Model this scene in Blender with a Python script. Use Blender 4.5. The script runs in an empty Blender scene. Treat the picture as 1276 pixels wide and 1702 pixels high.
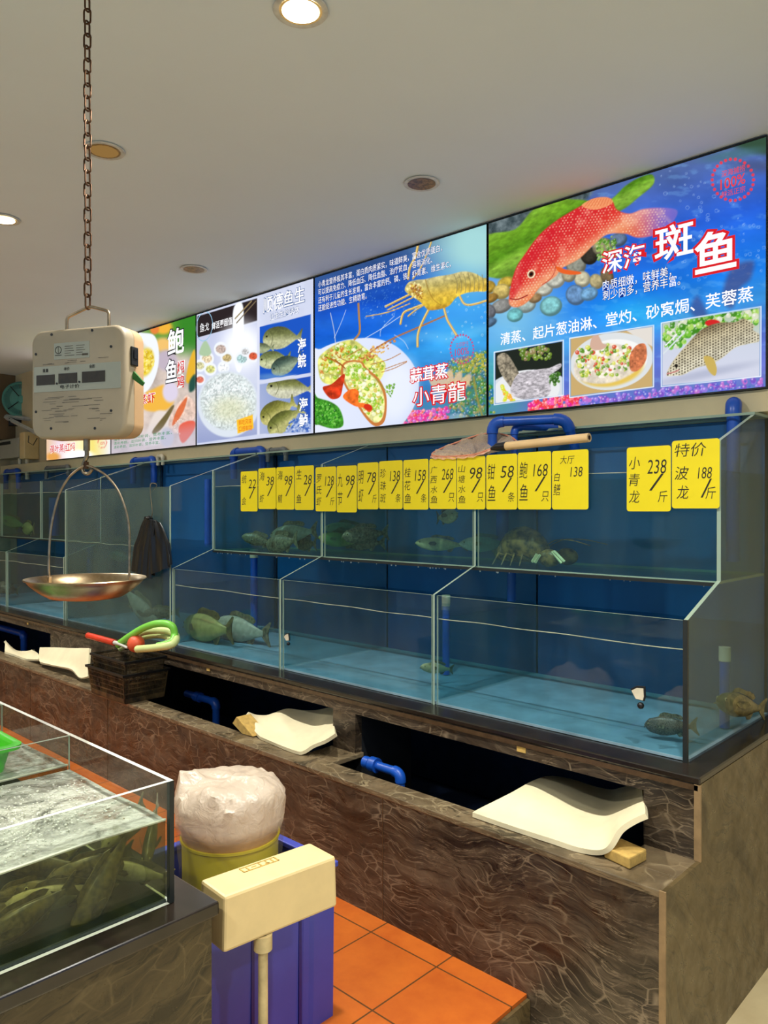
import bpy, bmesh, math, random
import numpy as np
from mathutils import Vector, Matrix
# ---------------------------------------------------------------- camera, light, exposure
scn = bpy.context.scene
COL = scn.collection
H = 1.5
FPX = 1273.0
YAW, PIT = math.radians(43.5), math.radians(.25)
cam = bpy.data.cameras.new('camera'); camo = bpy.data.objects.new('camera', cam); COL.objects.link(camo)
camo.location = (0, 0, H); camo.rotation_euler = (math.pi/2-PIT, 0, YAW)
cam.sensor_fit = 'HORIZONTAL'; cam.sensor_width = 36; cam.lens = 36*FPX/1276; cam.clip_start = .05
scn.camera = camo
scn.view_settings.view_transform = 'Standard'; scn.view_settings.look = 'None'
scn.view_settings.gamma = 1; scn.view_settings.use_curve_mapping = False
scn.view_settings.exposure = EXPOSURE = 0.0
scn.cycles.transparent_max_bounces = 40
scn.cycles.max_bounces = 10
scn.cycles.sample_clamp_indirect = 4
w = bpy.data.worlds.new('world'); scn.world = w; w.use_nodes = True
w.node_tree.nodes['Background'].inputs[0].default_value = (.64, .96, 1.42, 1)
w.node_tree.nodes['Background'].inputs[1].default_value = .43
WARM = (1.0, .99, .93)
DOWN_W = 22.0          # watts of one lit downlight

_r = np.array([math.cos(YAW), math.sin(YAW), 0]); _F = np.array([-math.sin(YAW), math.cos(YAW), 0]); _U = np.array([0, 0, 1.])
_F2 = _F*math.cos(PIT)-_U*math.sin(PIT); _U2 = _U*math.cos(PIT)+_F*math.sin(PIT)
def at(x, y, X=None, Y=None, Z=None, D=None):
    """the point of the room seen at a photograph pixel, on a given plane"""
    d = _r*(x-638)/FPX-_U2*(y-851)/FPX+_F2
    if X is not None: t = X/d[0]
    elif Y is not None: t = Y/d[1]
    elif Z is not None: t = (Z-H)/d[2]
    else: t = D
    return Vector((d*t+np.array([0, 0, H])).tolist())

# ---------------------------------------------------------------- materials
def lin(c):
    return tuple((v/255/12.92 if v/255 <= .04045 else ((v/255+.055)/1.055)**2.4) for v in c)
class NT:
    def __init__(s, name):
        s.m = bpy.data.materials.new(name); s.m.use_nodes = True; s.t = s.m.node_tree; s.t.nodes.clear()
        s.out = s.t.nodes.new('ShaderNodeOutputMaterial')
    def n(s, typ, **kw):
        nd = s.t.nodes.new('ShaderNode'+typ)
        for k, v in kw.items():
            if k[0] == '_': setattr(nd, k[1:], v)
            else:
                key = k.replace('__', ' ')
                nd.inputs[int(key[1:]) if key[0] == 'i' and key[1:].isdigit() else key].default_value = v
        return nd
    def l(s, a, b): s.t.links.new(a, b)
    def coords(s, scale=(1, 1, 1), rot=(0, 0, 0), world=True):
        g = s.n('NewGeometry') if world else s.n('TexCoord')
        mp = s.n('Mapping'); mp.inputs['Scale'].default_value = scale; mp.inputs['Rotation'].default_value = rot
        s.l(g.outputs['Position' if world else 'Object'], mp.inputs[0]); return mp.outputs[0]
    def ramp(s, fac, stops):
        r = s.n('ValToRGB'); e = r.color_ramp.elements
        while len(e) < len(stops): e.new(.5)
        for i, (p, c) in enumerate(stops): e[i].position = p; e[i].color = (*c, 1) if len(c) == 3 else c
        s.l(fac, r.inputs[0]); return r
def bsdf(t, col=(.5, .5, .5), rough=.5, metal=0, spec=.5, **kw):
    b = t.n('BsdfPrincipled'); b.inputs['Base Color'].default_value = (*col, 1); b.inputs['Roughness'].default_value = rough
    b.inputs['Metallic'].default_value = metal; b.inputs['Specular IOR Level'].default_value = spec
    for k, v in kw.items(): b.inputs[k.replace('_', ' ')].default_value = v
    t.l(b.outputs[0], t.out.inputs[0]); return b
MATS = {}
def schlick(t, f0, normal=None):
    """thin-pane reflectance, the same from both sides"""
    g = t.n('NewGeometry'); d = t.n('VectorMath', _operation='DOT_PRODUCT'); t.l(g.outputs['Incoming'], d.inputs[0]); t.l(normal or g.outputs['Normal'], d.inputs[1])
    a = t.n('Math', _operation='ABSOLUTE'); t.l(d.outputs['Value'], a.inputs[0])
    s = t.n('Math', _operation='SUBTRACT', _use_clamp=True); s.inputs[0].default_value = 1; t.l(a.outputs[0], s.inputs[1])
    q = t.n('Math', _operation='POWER'); t.l(s.outputs[0], q.inputs[0]); q.inputs[1].default_value = 5
    m = t.n('Math', _operation='MULTIPLY_ADD', _use_clamp=True); t.l(q.outputs[0], m.inputs[0]); m.inputs[1].default_value = (1-f0)*.5; m.inputs[2].default_value = f0
    return m.outputs[0]
def mat(name, rgb, rough=.5, metal=0, spec=.5, var=.25, scale=20, rgb2=None, bump=0, stretch=(1, 1, 1), **kw):
    """plain procedural surface: base colour broken up by noise"""
    t = NT(name); c = lin(rgb); c2 = lin(rgb2) if rgb2 else tuple(v*(1-var) for v in c)
    b = bsdf(t, c, rough, metal, spec, **kw)
    co = t.coords(stretch, world=False)
    nz = t.n('TexNoise', Scale=scale, Detail=5.0, Roughness=.6); t.l(co, nz.inputs['Vector'])
    r = t.ramp(nz.outputs[0], [(.35, c2), (.62, c)]); t.l(r.outputs[0], b.inputs['Base Color'])
    if bump:
        bp = t.n('Bump', Strength=bump, Distance=.002); t.l(nz.outputs[0], bp.inputs['Height']); t.l(bp.outputs[0], b.inputs['Normal'])
    MATS[name] = t.m; return t.m
def glass(name, tint, haze, hazecol, streak=(14, 14, 2.2), f0=.022, thr=(.42, .72), rough=.02):
    """clear pane: Fresnel gloss over a clear body with dried water marks"""
    t = NT(name)
    tr = t.n('BsdfTransparent'); tr.inputs[0].default_value = (*tint, 1)
    gl = t.n('BsdfGlossy'); gl.inputs['Roughness'].default_value = rough
    fr = schlick(t, f0)
    df = t.n('BsdfDiffuse'); df.inputs[0].default_value = (*lin(hazecol), 1)
    tl = t.n('BsdfTranslucent'); tl.inputs[0].default_value = (*lin(hazecol), 1)
    dm = t.n('MixShader'); t.l(df.outputs[0], dm.inputs[1]); t.l(tl.outputs[0], dm.inputs[2])
    co = t.coords(streak)
    nz = t.n('TexNoise', Scale=1.0, Detail=2.0, Roughness=.5); t.l(co, nz.inputs['Vector'])
    r = t.ramp(nz.outputs[0], [(thr[0], (haze*.25,)*3), (thr[1], (haze,)*3)])
    m1 = t.n('MixShader'); t.l(r.outputs[0], m1.inputs[0]); t.l(tr.outputs[0], m1.inputs[1]); t.l(dm.outputs[0], m1.inputs[2])
    m2 = t.n('MixShader'); t.l(fr, m2.inputs[0]); t.l(m1.outputs[0], m2.inputs[1]); t.l(gl.outputs[0], m2.inputs[2])
    t.l(m2.outputs[0], t.out.inputs[0]); MATS[name] = t.m; return t.m
def stone(name, dark, mid, light, vein=1.0, rough=.22, rot=(0, 0, 0), scale=(1, 1, 1), tone=1.0):
    """dark polished stone: long wavy near-black bands, mottled brown ground, a net of fine pale cracks"""
    t = NT(name); b = bsdf(t, (.1, .1, .1), rough, 0, .5)
    co = t.coords(scale, rot)
    n1 = t.n('TexNoise', Scale=2.2, Detail=3.0, Roughness=.5); t.l(co, n1.inputs['Vector'])
    mx = t.n('Mix', _data_type='RGBA', _blend_type='LINEAR_LIGHT'); mx.inputs[0].default_value = .16
    t.l(co, mx.inputs[6]); t.l(n1.outputs['Color'], mx.inputs[7])
    def scaled(v):
        sc = t.n('VectorMath', _operation='MULTIPLY'); sc.inputs[1].default_value = v; t.l(mx.outputs[2], sc.inputs[0]); return sc.outputs[0]
    def noise(vec, s_, d, r_=.6, dist=0.0):
        n_ = t.n('TexNoise', Scale=s_, Detail=d, Roughness=r_, Distortion=dist); t.l(vec, n_.inputs['Vector']); return n_.outputs[0]
    def mul(a, b_):
        m = t.n('Math', _operation='MULTIPLY'); t.l(a, m.inputs[0])
        if isinstance(b_, float): m.inputs[1].default_value = b_
        else: t.l(b_, m.inputs[1])
        return m.outputs[0]
    def mixc(f, a, col):
        m = t.n('Mix', _data_type='RGBA'); t.l(f, m.inputs[0]); t.l(a, m.inputs[6]); m.inputs[7].default_value = (*col, 1); return m.outputs[2]
    base = t.ramp(noise(scaled((2.6, 2.6, 11.0)), 1.6, 10.0, .75), [(.32, tuple(v*.8+w_*.2 for v, w_ in zip(dark, mid))), (.50, mid), (.72, tuple((v*.55+w_*.45) for v, w_ in zip(mid, light)))]).outputs[0]
    # broad dark bands
    bands = t.ramp(noise(scaled((.9, .9, 7.5)), 1.5, 6.0, .55), [(.36, (1, 1, 1)), (.46, (0, 0, 0))]).outputs[0]
    c = mixc(mul(bands, .80), base, dark)
    # thin dark flow lines
    a1 = t.n('Math', _operation='SUBTRACT'); t.l(noise(scaled((.8, .8, 9.0)), 2.4, 5.0, .55), a1.inputs[0]); a1.inputs[1].default_value = .5
    a2 = t.n('Math', _operation='ABSOLUTE'); t.l(a1.outputs[0], a2.inputs[0])
    lines = t.ramp(a2.outputs[0], [(0.0, (1, 1, 1)), (.016, (0, 0, 0))]).outputs[0]
    c = mixc(mul(lines, .85), c, tuple(v*.6 for v in dark))
    # pale flow lines
    a3 = t.n('Math', _operation='SUBTRACT'); t.l(noise(scaled((1.6, 1.6, 20.0)), 2.0, 6.0, .6), a3.inputs[0]); a3.inputs[1].default_value = .47
    a4 = t.n('Math', _operation='ABSOLUTE'); t.l(a3.outputs[0], a4.inputs[0])
    pl = t.ramp(a4.outputs[0], [(0.0, (1, 1, 1)), (.016, (0, 0, 0))]).outputs[0]
    msk = t.ramp(noise(co, 3.2, 3.0), [(.42, (0, 0, 0)), (.58, (1, 1, 1))]).outputs[0]
    c = mixc(mul(mul(pl, msk), .85*vein), c, light)
    # cracks
    vo = t.n('TexVoronoi', _feature='DISTANCE_TO_EDGE', Scale=1.0); t.l(scaled((11, 11, 26)), vo.inputs['Vector'])
    vr = t.ramp(vo.outputs['Distance'], [(0.0, (1, 1, 1)), (.045, (0, 0, 0))]).outputs[0]
    m2 = t.ramp(noise(co, 4.5, 3.0), [(.44, (0, 0, 0)), (.58, (1, 1, 1))]).outputs[0]
    c = mixc(mul(mul(vr, m2), .75*vein), c, light)
    t.l(c, b.inputs['Base Color'])
    r5 = t.ramp(noise(co, 14.0, 4.0), [(.3, (rough*.7,)*3), (.75, (min(1, rough*1.9),)*3)]); t.l(r5.outputs[0], b.inputs['Roughness'])
    MATS[name] = t.m; return t.m
def tiles(name, rgb, rgb2, grout, size, off, rough=.35, gw=.006, world=True):
    t = NT(name); b = bsdf(t, lin(rgb), rough)
    g = t.n('NewGeometry'); sx = t.n('SeparateXYZ'); t.l(g.outputs['Position'], sx.inputs[0])
    edges = []
    for k in range(2):
        a = t.n('Math', _operation='SUBTRACT'); t.l(sx.outputs[k], a.inputs[0]); a.inputs[1].default_value = off[k]
        m = t.n('Math', _operation='PINGPONG'); t.l(a.outputs[0], m.inputs[0]); m.inputs[1].default_value = size/2
        edges.append(m)
    mn = t.n('Math', _operation='MINIMUM'); t.l(edges[0].outputs[0], mn.inputs[0]); t.l(edges[1].outputs[0], mn.inputs[1])
    lt = t.n('Math', _operation='LESS_THAN'); t.l(mn.outputs[0], lt.inputs[0]); lt.inputs[1].default_value = gw/2
    nz = t.n('TexNoise', Scale=5.0, Detail=6.0, Roughness=.65); t.l(g.outputs['Position'], nz.inputs['Vector'])
    r = t.ramp(nz.outputs[0], [(.35, lin(rgb2)), (.65, lin(rgb))])
    m = t.n('Mix', _data_type='RGBA'); t.l(lt.outputs[0], m.inputs[0]); t.l(r.outputs[0], m.inputs[6]); m.inputs[7].default_value = (*lin(grout), 1)
    t.l(m.outputs[2], b.inputs['Base Color'])
    MATS[name] = t.m; return t.m
def emit(name, rgb, s):
    t = NT(name); e = t.n('Emission', Strength=s); e.inputs[0].default_value = (*lin(rgb), 1); t.l(e.outputs[0], t.out.inputs[0]); MATS[name] = t.m; return t.m

# ---------------------------------------------------------------- mesh builder
class MB:
    def __init__(s): s.v = []; s.f = []; s.mi = []; s.cur = 0
    def add(s, vs, fs, mi=None):
        o = len(s.v); s.v += [tuple(v) for v in vs]; s.f += [tuple(i+o for i in f) for f in fs]; s.mi += [s.cur if mi is None else mi]*len(fs); return s
    def box(s, x0, x1, y0, y1, z0, z1, mi=None):
        vs = [(x, y, z) for z in (z0, z1) for y in (y0, y1) for x in (x0, x1)]
        return s.add(vs, [(0, 2, 3, 1), (4, 5, 7, 6), (0, 1, 5, 4), (1, 3, 7, 5), (3, 2, 6, 7), (2, 0, 4, 6)], mi)
    def pane(s, x0, x1, y0, y1, z0, z1):
        """glass plate: slot 0 on the two broad faces, slot 1 on the cut edges"""
        d = (x1-x0, y1-y0, z1-z0); k = d.index(min(d))
        vs = [(x, y, z) for z in (z0, z1) for y in (y0, y1) for x in (x0, x1)]
        fs = [((0, 2, 3, 1), 2), ((4, 5, 7, 6), 2), ((0, 1, 5, 4), 1), ((1, 3, 7, 5), 0), ((3, 2, 6, 7), 1), ((2, 0, 4, 6), 0)]
        o = len(s.v); s.v += vs
        for f, ax in fs: s.f.append(tuple(i+o for i in f)); s.mi.append(0 if ax == k else 1)
        return s
    def prism(s, pts, a, b, axis='x', caps=0, side=None):
        """polygon extruded along an axis; pts are the two other coordinates"""
        def P(p, q): return {'x': (q, p[0], p[1]), 'y': (p[0], q, p[1]), 'z': (p[0], p[1], q)}[axis]
        n = len(pts); vs = [P(p, a) for p in pts]+[P(p, b) for p in pts]
        o = len(s.v); s.v += vs
        s.f += [tuple(o+i for i in range(n)), tuple(o+n+i for i in reversed(range(n)))]; s.mi += [caps, caps]
        for i in range(n):
            j = (i+1) % n; s.f.append((o+j, o+i, o+n+i, o+n+j)); s.mi.append(caps if side is None else side)
        return s
    def tube(s, path, r, n=10, close=False, caps=True, rz=None):
        P = [Vector(p) for p in path]; m = len(P); rs = r if isinstance(r, (list, tuple)) else [r]*m
        vs = []; up = None
        for i, p in enumerate(P):
            a = P[i-1] if (i or close) else p; b = P[(i+1) % m] if (i < m-1 or close) else p
            t = (b-a).normalized()
            if up is None:
                up = Vector((0, 0, 1)) if abs(t.z) < .9 else Vector((1, 0, 0))
                up = (up-t*up.dot(t)).normalized()
            else:
                up = (up-t*up.dot(t)); up = up.normalized() if up.length > 1e-6 else Vector((1, 0, 0))
            sd = t.cross(up)
            for k in range(n):
                an = 2*math.pi*k/n; vs.append(p+(up*math.cos(an)+sd*math.sin(an)*(rz or 1))*rs[i])
        fs = []
        for i in range(m if close else m-1):
            for k in range(n):
                a0 = i*n+k; a1 = i*n+(k+1) % n; j = ((i+1) % m)*n
                fs.append((a0, a1, j+(k+1) % n, j+k))
        if caps and not close: fs += [tuple(reversed(range(n))), tuple(range((m-1)*n, m*n))]
        return s.add(vs, fs)
    def lathe(s, prof, c=(0, 0, 0), n=32, axis='z', close=False):
        vs = []
        for r, z in prof:
            for k in range(n):
                a = 2*math.pi*k/n; x, y = r*math.cos(a), r*math.sin(a)
                v = {'z': (x, y, z), 'y': (x, z, y), 'x': (z, x, y)}[axis]; vs.append((v[0]+c[0], v[1]+c[1], v[2]+c[2]))
        fs = []
        for i in range(len(prof)-1):
            for k in range(n): fs.append((i*n+k, i*n+(k+1) % n, (i+1)*n+(k+1) % n, (i+1)*n+k))
        if not close:
            if prof[0][0] > 1e-5: fs.append(tuple(reversed(range(n))))
            if prof[-1][0] > 1e-5: fs.append(tuple(range((len(prof)-1)*n, len(prof)*n)))
        return s.add(vs, fs)
    def ball(s, c, r, n=12, m=8):
        rx, ry, rz = r if isinstance(r, (list, tuple)) else (r, r, r)
        vs = []; fs = []
        for i in range(m+1):
            th = math.pi*i/m
            for k in range(n):
                a = 2*math.pi*k/n; vs.append((c[0]+rx*math.sin(th)*math.cos(a), c[1]+ry*math.sin(th)*math.sin(a), c[2]+rz*math.cos(th)))
        for i in range(m):
            for k in range(n): fs.append((i*n+k, (i+1)*n+k, (i+1)*n+(k+1) % n, i*n+(k+1) % n))
        return s.add(vs, fs)
    def grid(s, P, thick=0, nrm=None):
        """surface through a 2D list of points, optionally with real thickness"""
        nr, nc = len(P), len(P[0])
        V = [[Vector(p) for p in row] for row in P]
        top = [v for row in V for v in row]
        fs = [(i*nc+j, i*nc+j+1, (i+1)*nc+j+1, (i+1)*nc+j) for i in range(nr-1) for j in range(nc-1)]
        if not thick: return s.add(top, fs)
        bot = []
        for i in range(nr):
            for j in range(nc):
                a = V[i][min(j+1, nc-1)]-V[i][max(j-1, 0)]; b = V[min(i+1, nr-1)][j]-V[max(i-1, 0)][j]
                n = a.cross(b); n = n.normalized() if n.length > 1e-9 else Vector((0, 0, 1)); bot.append(V[i][j]-n*thick)
        o = nr*nc
        f2 = [tuple(o+i for i in reversed(f)) for f in fs]
        rim = [(0, j) for j in range(nc)]+[(i, nc-1) for i in range(1, nr)]+[(nr-1, j) for j in range(nc-2, -1, -1)]+[(i, 0) for i in range(nr-2, 0, -1)]
        ids = [i*nc+j for i, j in rim]; f3 = []
        for k in range(len(ids)):
            a, b = ids[k], ids[(k+1) % len(ids)]; f3.append((b, a, a+o, b+o))
        return s.add(top+bot, fs+f2+f3)
    def rot(s, R, c=(0, 0, 0)):
        c = Vector(c); s.v = [tuple(R@(Vector(v)-c)+c) for v in s.v]; return s
    def build(s, name, mats, parent=None, smooth=False, local=False, bevel=0, fixn=True):
        off = Vector((0, 0, 0))
        if parent is not None and not local:
            p = parent
            while p is not None: off += p.location; p = p.parent
        me = bpy.data.meshes.new(name)
        me.from_pydata([tuple(Vector(v)-off) for v in s.v], [], s.f)
        mats = mats if isinstance(mats, (list, tuple)) else [mats]
        for m in mats: me.materials.append(MATS[m] if isinstance(m, str) else m)
        me.polygons.foreach_set('material_index', s.mi)
        if fixn:
            bm = bmesh.new(); bm.from_mesh(me); bmesh.ops.recalc_face_normals(bm, faces=bm.faces); bm.to_mesh(me); bm.free()
        if smooth:
            me.shade_smooth() if hasattr(me, 'shade_smooth') else me.polygons.foreach_set('use_smooth', [True]*len(me.polygons))
            try: me.set_sharp_from_angle(angle=math.radians(50))
            except Exception: pass
        o = bpy.data.objects.new(name, me); COL.objects.link(o)
        if parent is not None: o.parent = parent
        if bevel:
            b = o.modifiers.new('bevel', 'BEVEL'); b.width = bevel; b.segments = 2; b.limit_method = 'ANGLE'
        return o
def tag(o, label=None, cat=None, group=None, kind=None):
    if label: o['label'] = label
    if cat: o['category'] = cat
    if group: o['group'] = group
    if kind: o['kind'] = kind
    return o
def thing(name, label, cat, loc=(0, 0, 0), rz=0, group=None):
    o = bpy.data.objects.new(name, None); COL.objects.link(o); o.empty_display_size = .05
    o.location = loc; o.rotation_euler = (0, 0, rz); return tag(o, label, cat, group)
def struct(name, mb, m, **k): return tag(mb.build(name, m, **k), kind='structure')
def copy_tree(o, parent=None):
    c = o.copy(); COL.objects.link(c); c.parent = parent
    for ch in o.children: copy_tree(ch, c)
    return c
def crspline(pts, n=6, close=False):
    P = [Vector(p) for p in pts]; out = []; m = len(P)
    for i in range(m if close else m-1):
        p0 = P[i-1] if (i or close) else P[0]; p1 = P[i]; p2 = P[(i+1) % m]; p3 = P[(i+2) % m] if (close or i+2 < m) else P[-1]
        for k in range(n):
            t = k/n; out.append(.5*((2*p1)+(p2-p0)*t+(2*p0-5*p1+4*p2-p3)*t*t+(3*p1-p0-3*p2+p3)*t**3))
    if not close: out.append(P[-1])
    return out
def bent(pts, r, n=5):
    """pipe path with rounded corners"""
    P = [Vector(p) for p in pts]; out = [P[0]]
    for i in range(1, len(P)-1):
        a = (P[i-1]-P[i]).normalized()*r+P[i]; b = (P[i+1]-P[i]).normalized()*r+P[i]
        for k in range(n+1):
            t = k/n; out.append(a*(1-t)**2+P[i]*2*t*(1-t)+b*t*t)
    out.append(P[-1]); return out
def smooth_grid(C, nu=6, nv=6):
    rows = [crspline(r, nu) for r in C]; cols = list(zip(*rows)); cols = [crspline(c, nv) for c in cols]
    return [list(r) for r in zip(*cols)]

# ---------------------------------------------------------------- lettering
def text_mesh(body, offset=0.0, shear=0.0, spacing=1.0):
    cu = bpy.data.curves.new('lettering', 'FONT'); cu.body = body; cu.size = 1; cu.offset = offset; cu.shear = shear
    cu.resolution_u = 3; cu.space_character = spacing; cu.fill_mode = 'FRONT'
    o = bpy.data.objects.new('tmp', cu); COL.objects.link(o)
    dg = bpy.context.evaluated_depsgraph_get(); dg.update()
    me = bpy.data.meshes.new_from_object(o.evaluated_get(dg)); bpy.data.objects.remove(o); bpy.data.curves.remove(cu)
    return me
def bbox2(me):
    n = len(me.vertices); a = np.empty(n*3); me.vertices.foreach_get('co', a); a = a.reshape(-1, 3); return a, a.min(0), a.max(0)
def write(body, bl, x1, h, Y, m, parent, off=0.0, outline=None, ocol=None, name='lettering', shear=0.0, ft=.0012):
    """lettering on a surface facing the aisle (plane Y): bl = pixel of its lower left corner, x1 = pixel column of its
    right end, h = its height at the left end"""
    p0 = at(*bl, Y=Y); p1 = Vector((at(x1, bl[1], Y=Y).x, Y, at(bl[0], bl[1]-h, Y=Y).z))
    base = text_mesh(body, 0, shear); _, mn, mx = bbox2(base); bpy.data.meshes.remove(base)
    lo = Vector((0, 0, 0)); q = parent
    while q is not None: lo += q.location; q = q.parent
    sx = (p1.x-p0.x)/(mx[0]-mn[0]); sz = (p1.z-p0.z)/(mx[1]-mn[1])
    res = None
    for o_, mm, dy, nm in (([(outline, ocol, ft, name+'_outline')] if outline else [])+[(off, m, ft*(2 if outline else 1), name)]):
        me = text_mesh(body, o_, shear); a, _, _ = bbox2(me)
        v = np.empty_like(a); v[:, 0] = p0.x+(a[:, 0]-mn[0])*sx-lo.x; v[:, 1] = Y-dy-lo.y; v[:, 2] = p0.z+(a[:, 1]-mn[1])*sz-lo.z
        me.vertices.foreach_set('co', v.ravel()); me.materials.clear(); me.materials.append(MATS[mm]); me.update()
        me.polygons.foreach_set('material_index', [0]*len(me.polygons))
        me.name = nm; res = bpy.data.objects.new(nm, me); COL.objects.link(res); res.parent = parent
    return res
def wr(t, cv, body, x0, yb, x1, h, m, off=0.0, outline=None, ocol=None, Y=None, **k):
    c = lambda x, y: (cv[0]+x/cv[2], cv[1]+y/cv[2])
    return write(body, c(x0, yb), c(x1, 0)[0], h/cv[2], Y or YP, m, t, off, outline, ocol, **k)
# ---------------------------------------------------------------- material set
mat('ceiling_paint', (222, 231, 234), .9, var=.02, scale=2)
mat('wall_tile', (216, 198, 156), .5, var=.10, scale=3)
mat('wall_brown', (120, 98, 68), .7, var=.2, scale=3)
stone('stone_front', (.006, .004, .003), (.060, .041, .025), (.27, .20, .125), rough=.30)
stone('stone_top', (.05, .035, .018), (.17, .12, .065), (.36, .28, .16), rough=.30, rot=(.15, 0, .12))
stone('stone_side', (.060, .040, .015), (.115, .078, .030), (.19, .135, .062), vein=.35, rough=.30, rot=(.75, 0, 0))  # lighter tan mix: warm floor's reflection on the polished end painted into the colour
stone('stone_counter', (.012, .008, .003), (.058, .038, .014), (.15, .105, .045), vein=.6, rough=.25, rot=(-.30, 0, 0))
mat('stone_black', (42, 34, 28), .18, var=.45, scale=14, spec=.6)
mat('stone_lip', (86, 66, 46), .25, var=.4, scale=30)
mat('joint', (150, 122, 84), .6)
tiles('orange_tile', (202, 104, 30), (180, 84, 22), (92, 56, 22), .30, (-1.597, 1.932), rough=.42)
tiles('cream_tile', (222, 204, 160), (210, 190, 146), (170, 150, 116), .6, (0.3, 1.1), rough=.3)
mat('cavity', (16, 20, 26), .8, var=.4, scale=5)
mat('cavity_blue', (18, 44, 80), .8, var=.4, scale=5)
mat('blue_back', (0, 88, 150), .55, var=.25, scale=2.5, stretch=(1, 1, .5))
mat('teal_back', (0, 74, 120), .55, var=.25, scale=2.5)
mat('pale_base', (170, 190, 206), .6, var=.3, scale=6)
mat('blue_pvc', (24, 84, 186), .35, var=.25, scale=9)
mat('grey_pvc', (120, 122, 120), .45)
mat('white_pvc', (226, 214, 186), .45, var=.2, scale=14)
mat('silicone', (30, 34, 32), .5)
mat('black_plastic', (14, 13, 13), .42, var=.4, scale=30)
mat('black_bag', (10, 10, 12), .32, var=.3, scale=12)
mat('crate_black', (18, 16, 13), .5, var=.7, scale=14, rgb2=(96, 78, 46))
mat('yellow_card', (230, 208, 8), .45, var=.05, scale=8)
mat('ink', (30, 26, 14), .7)
mat('steel', (176, 158, 128), .30, 1.0, var=.35, scale=9, rgb2=(120, 96, 62))
mat('wire', (176, 156, 128), .35, 1.0, var=.45, scale=40)
mat('rust', (104, 74, 52), .5, .8, var=.5, scale=60)
mat('scale_body', (168, 152, 126), .5, var=.10, scale=6)  # cream greyed down: the backlit front's shade is put into the colour
mat('scale_side', (196, 158, 116), .5, var=.15, scale=8)
mat('scale_panel', (164, 164, 148), .4, var=.06, scale=12)
mat('lcd', (62, 52, 34), .25, var=.2, scale=60)
mat('scratch', (90, 80, 64), .6)
mat('foam', (240, 226, 186), .85, var=.10, scale=9, bump=.3)
mat('sponge', (206, 168, 90), .9, var=.3, scale=40, bump=.4)
mat('cream', (232, 204, 146), .38, var=.12, scale=6)
mat('stick', (214, 190, 136), .5, var=.3, scale=16)
mat('bin_blue', (70, 78, 178), .4, var=.12, scale=5)
mat('bin_dark', (20, 28, 120), .4)
mat('bucket_yellow', (214, 198, 34), .4, var=.15, scale=4)
mat('green_plastic', (64, 196, 20), .35, var=.12, scale=6)
mat('wood', (222, 186, 132), .5, var=.18, scale=5, stretch=(1, 8, 8))
mat('net_rim', (216, 138, 104), .55, var=.2, scale=20)
mat('hose', (212, 226, 150), .35, var=.12, scale=7)
mat('hose_green', (132, 214, 78), .35, var=.12, scale=7)
mat('red_plastic', (220, 62, 34), .35)
mat('orange_ball', (232, 92, 52), .45)
mat('fan_teal', (96, 170, 156), .45, var=.15, scale=9)
mat('frame_black', (14, 15, 17), .5)
mat('white_metal', (214, 212, 200), .4)
mat('leaf', (40, 110, 34), .5)
mat('tape', (236, 224, 176), .6)
mat('lobster', (156, 118, 60), .35, var=.6, scale=34, rgb2=(34, 28, 18))
mat('fish_pale', (176, 182, 160), .4, var=.35, scale=18)
mat('fish_dark', (136, 128, 100), .4, var=.5, scale=22, rgb2=(44, 44, 36))
mat('fish_olive', (122, 108, 62), .32, var=.4, scale=16, rgb2=(60, 54, 28))
mat('fish_belly', (190, 180, 132), .4, var=.3, scale=16)
mat('fish_yellow', (176, 170, 100), .4, var=.3, scale=12)
mat('fish_spots', (120, 110, 92), .4, var=.8, scale=60, rgb2=(22, 22, 20))
mat('fish_eye', (10, 10, 10), .15)
mat('eye_ring', (196, 186, 130), .3)
mat('droplet', (240, 244, 240), .1)
mat('foam_bubble', (214, 214, 196), .08, spec=1.0, var=.05)
glass('glass', (.965, .99, .98), .075, (128, 150, 142), streak=(13, 13, 1.6), thr=(.40, .8))
glass('glass_dirty', (.94, .98, .965), .10, (126, 150, 150), streak=(5, 5, 4))
glass('glass_milky', (.93, .97, .95), .42, (120, 140, 126), streak=(3.5, 3.5, 1.6), thr=(.32, .75))
glass('glass_side', (.93, .97, .95), .36, (112, 122, 96), streak=(3, 3, 2), thr=(.2, .7))
glass('glass_left', (.93, .97, .99), .26, (110, 130, 150), streak=(4, 4, 4), thr=(.35, .7))
glass('glass_clear', (.95, .98, .965), .02, (170, 180, 170))
t = NT('glass_edge'); b = bsdf(t, lin((168, 188, 166)), .25, 0, .6); b.inputs['Transmission Weight'].default_value = .25; MATS['glass_edge'] = t.m
t = NT('glass_edge_bright'); b = bsdf(t, lin((226, 226, 214)), .2, 0, .8); MATS['glass_edge_bright'] = t.m
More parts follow.
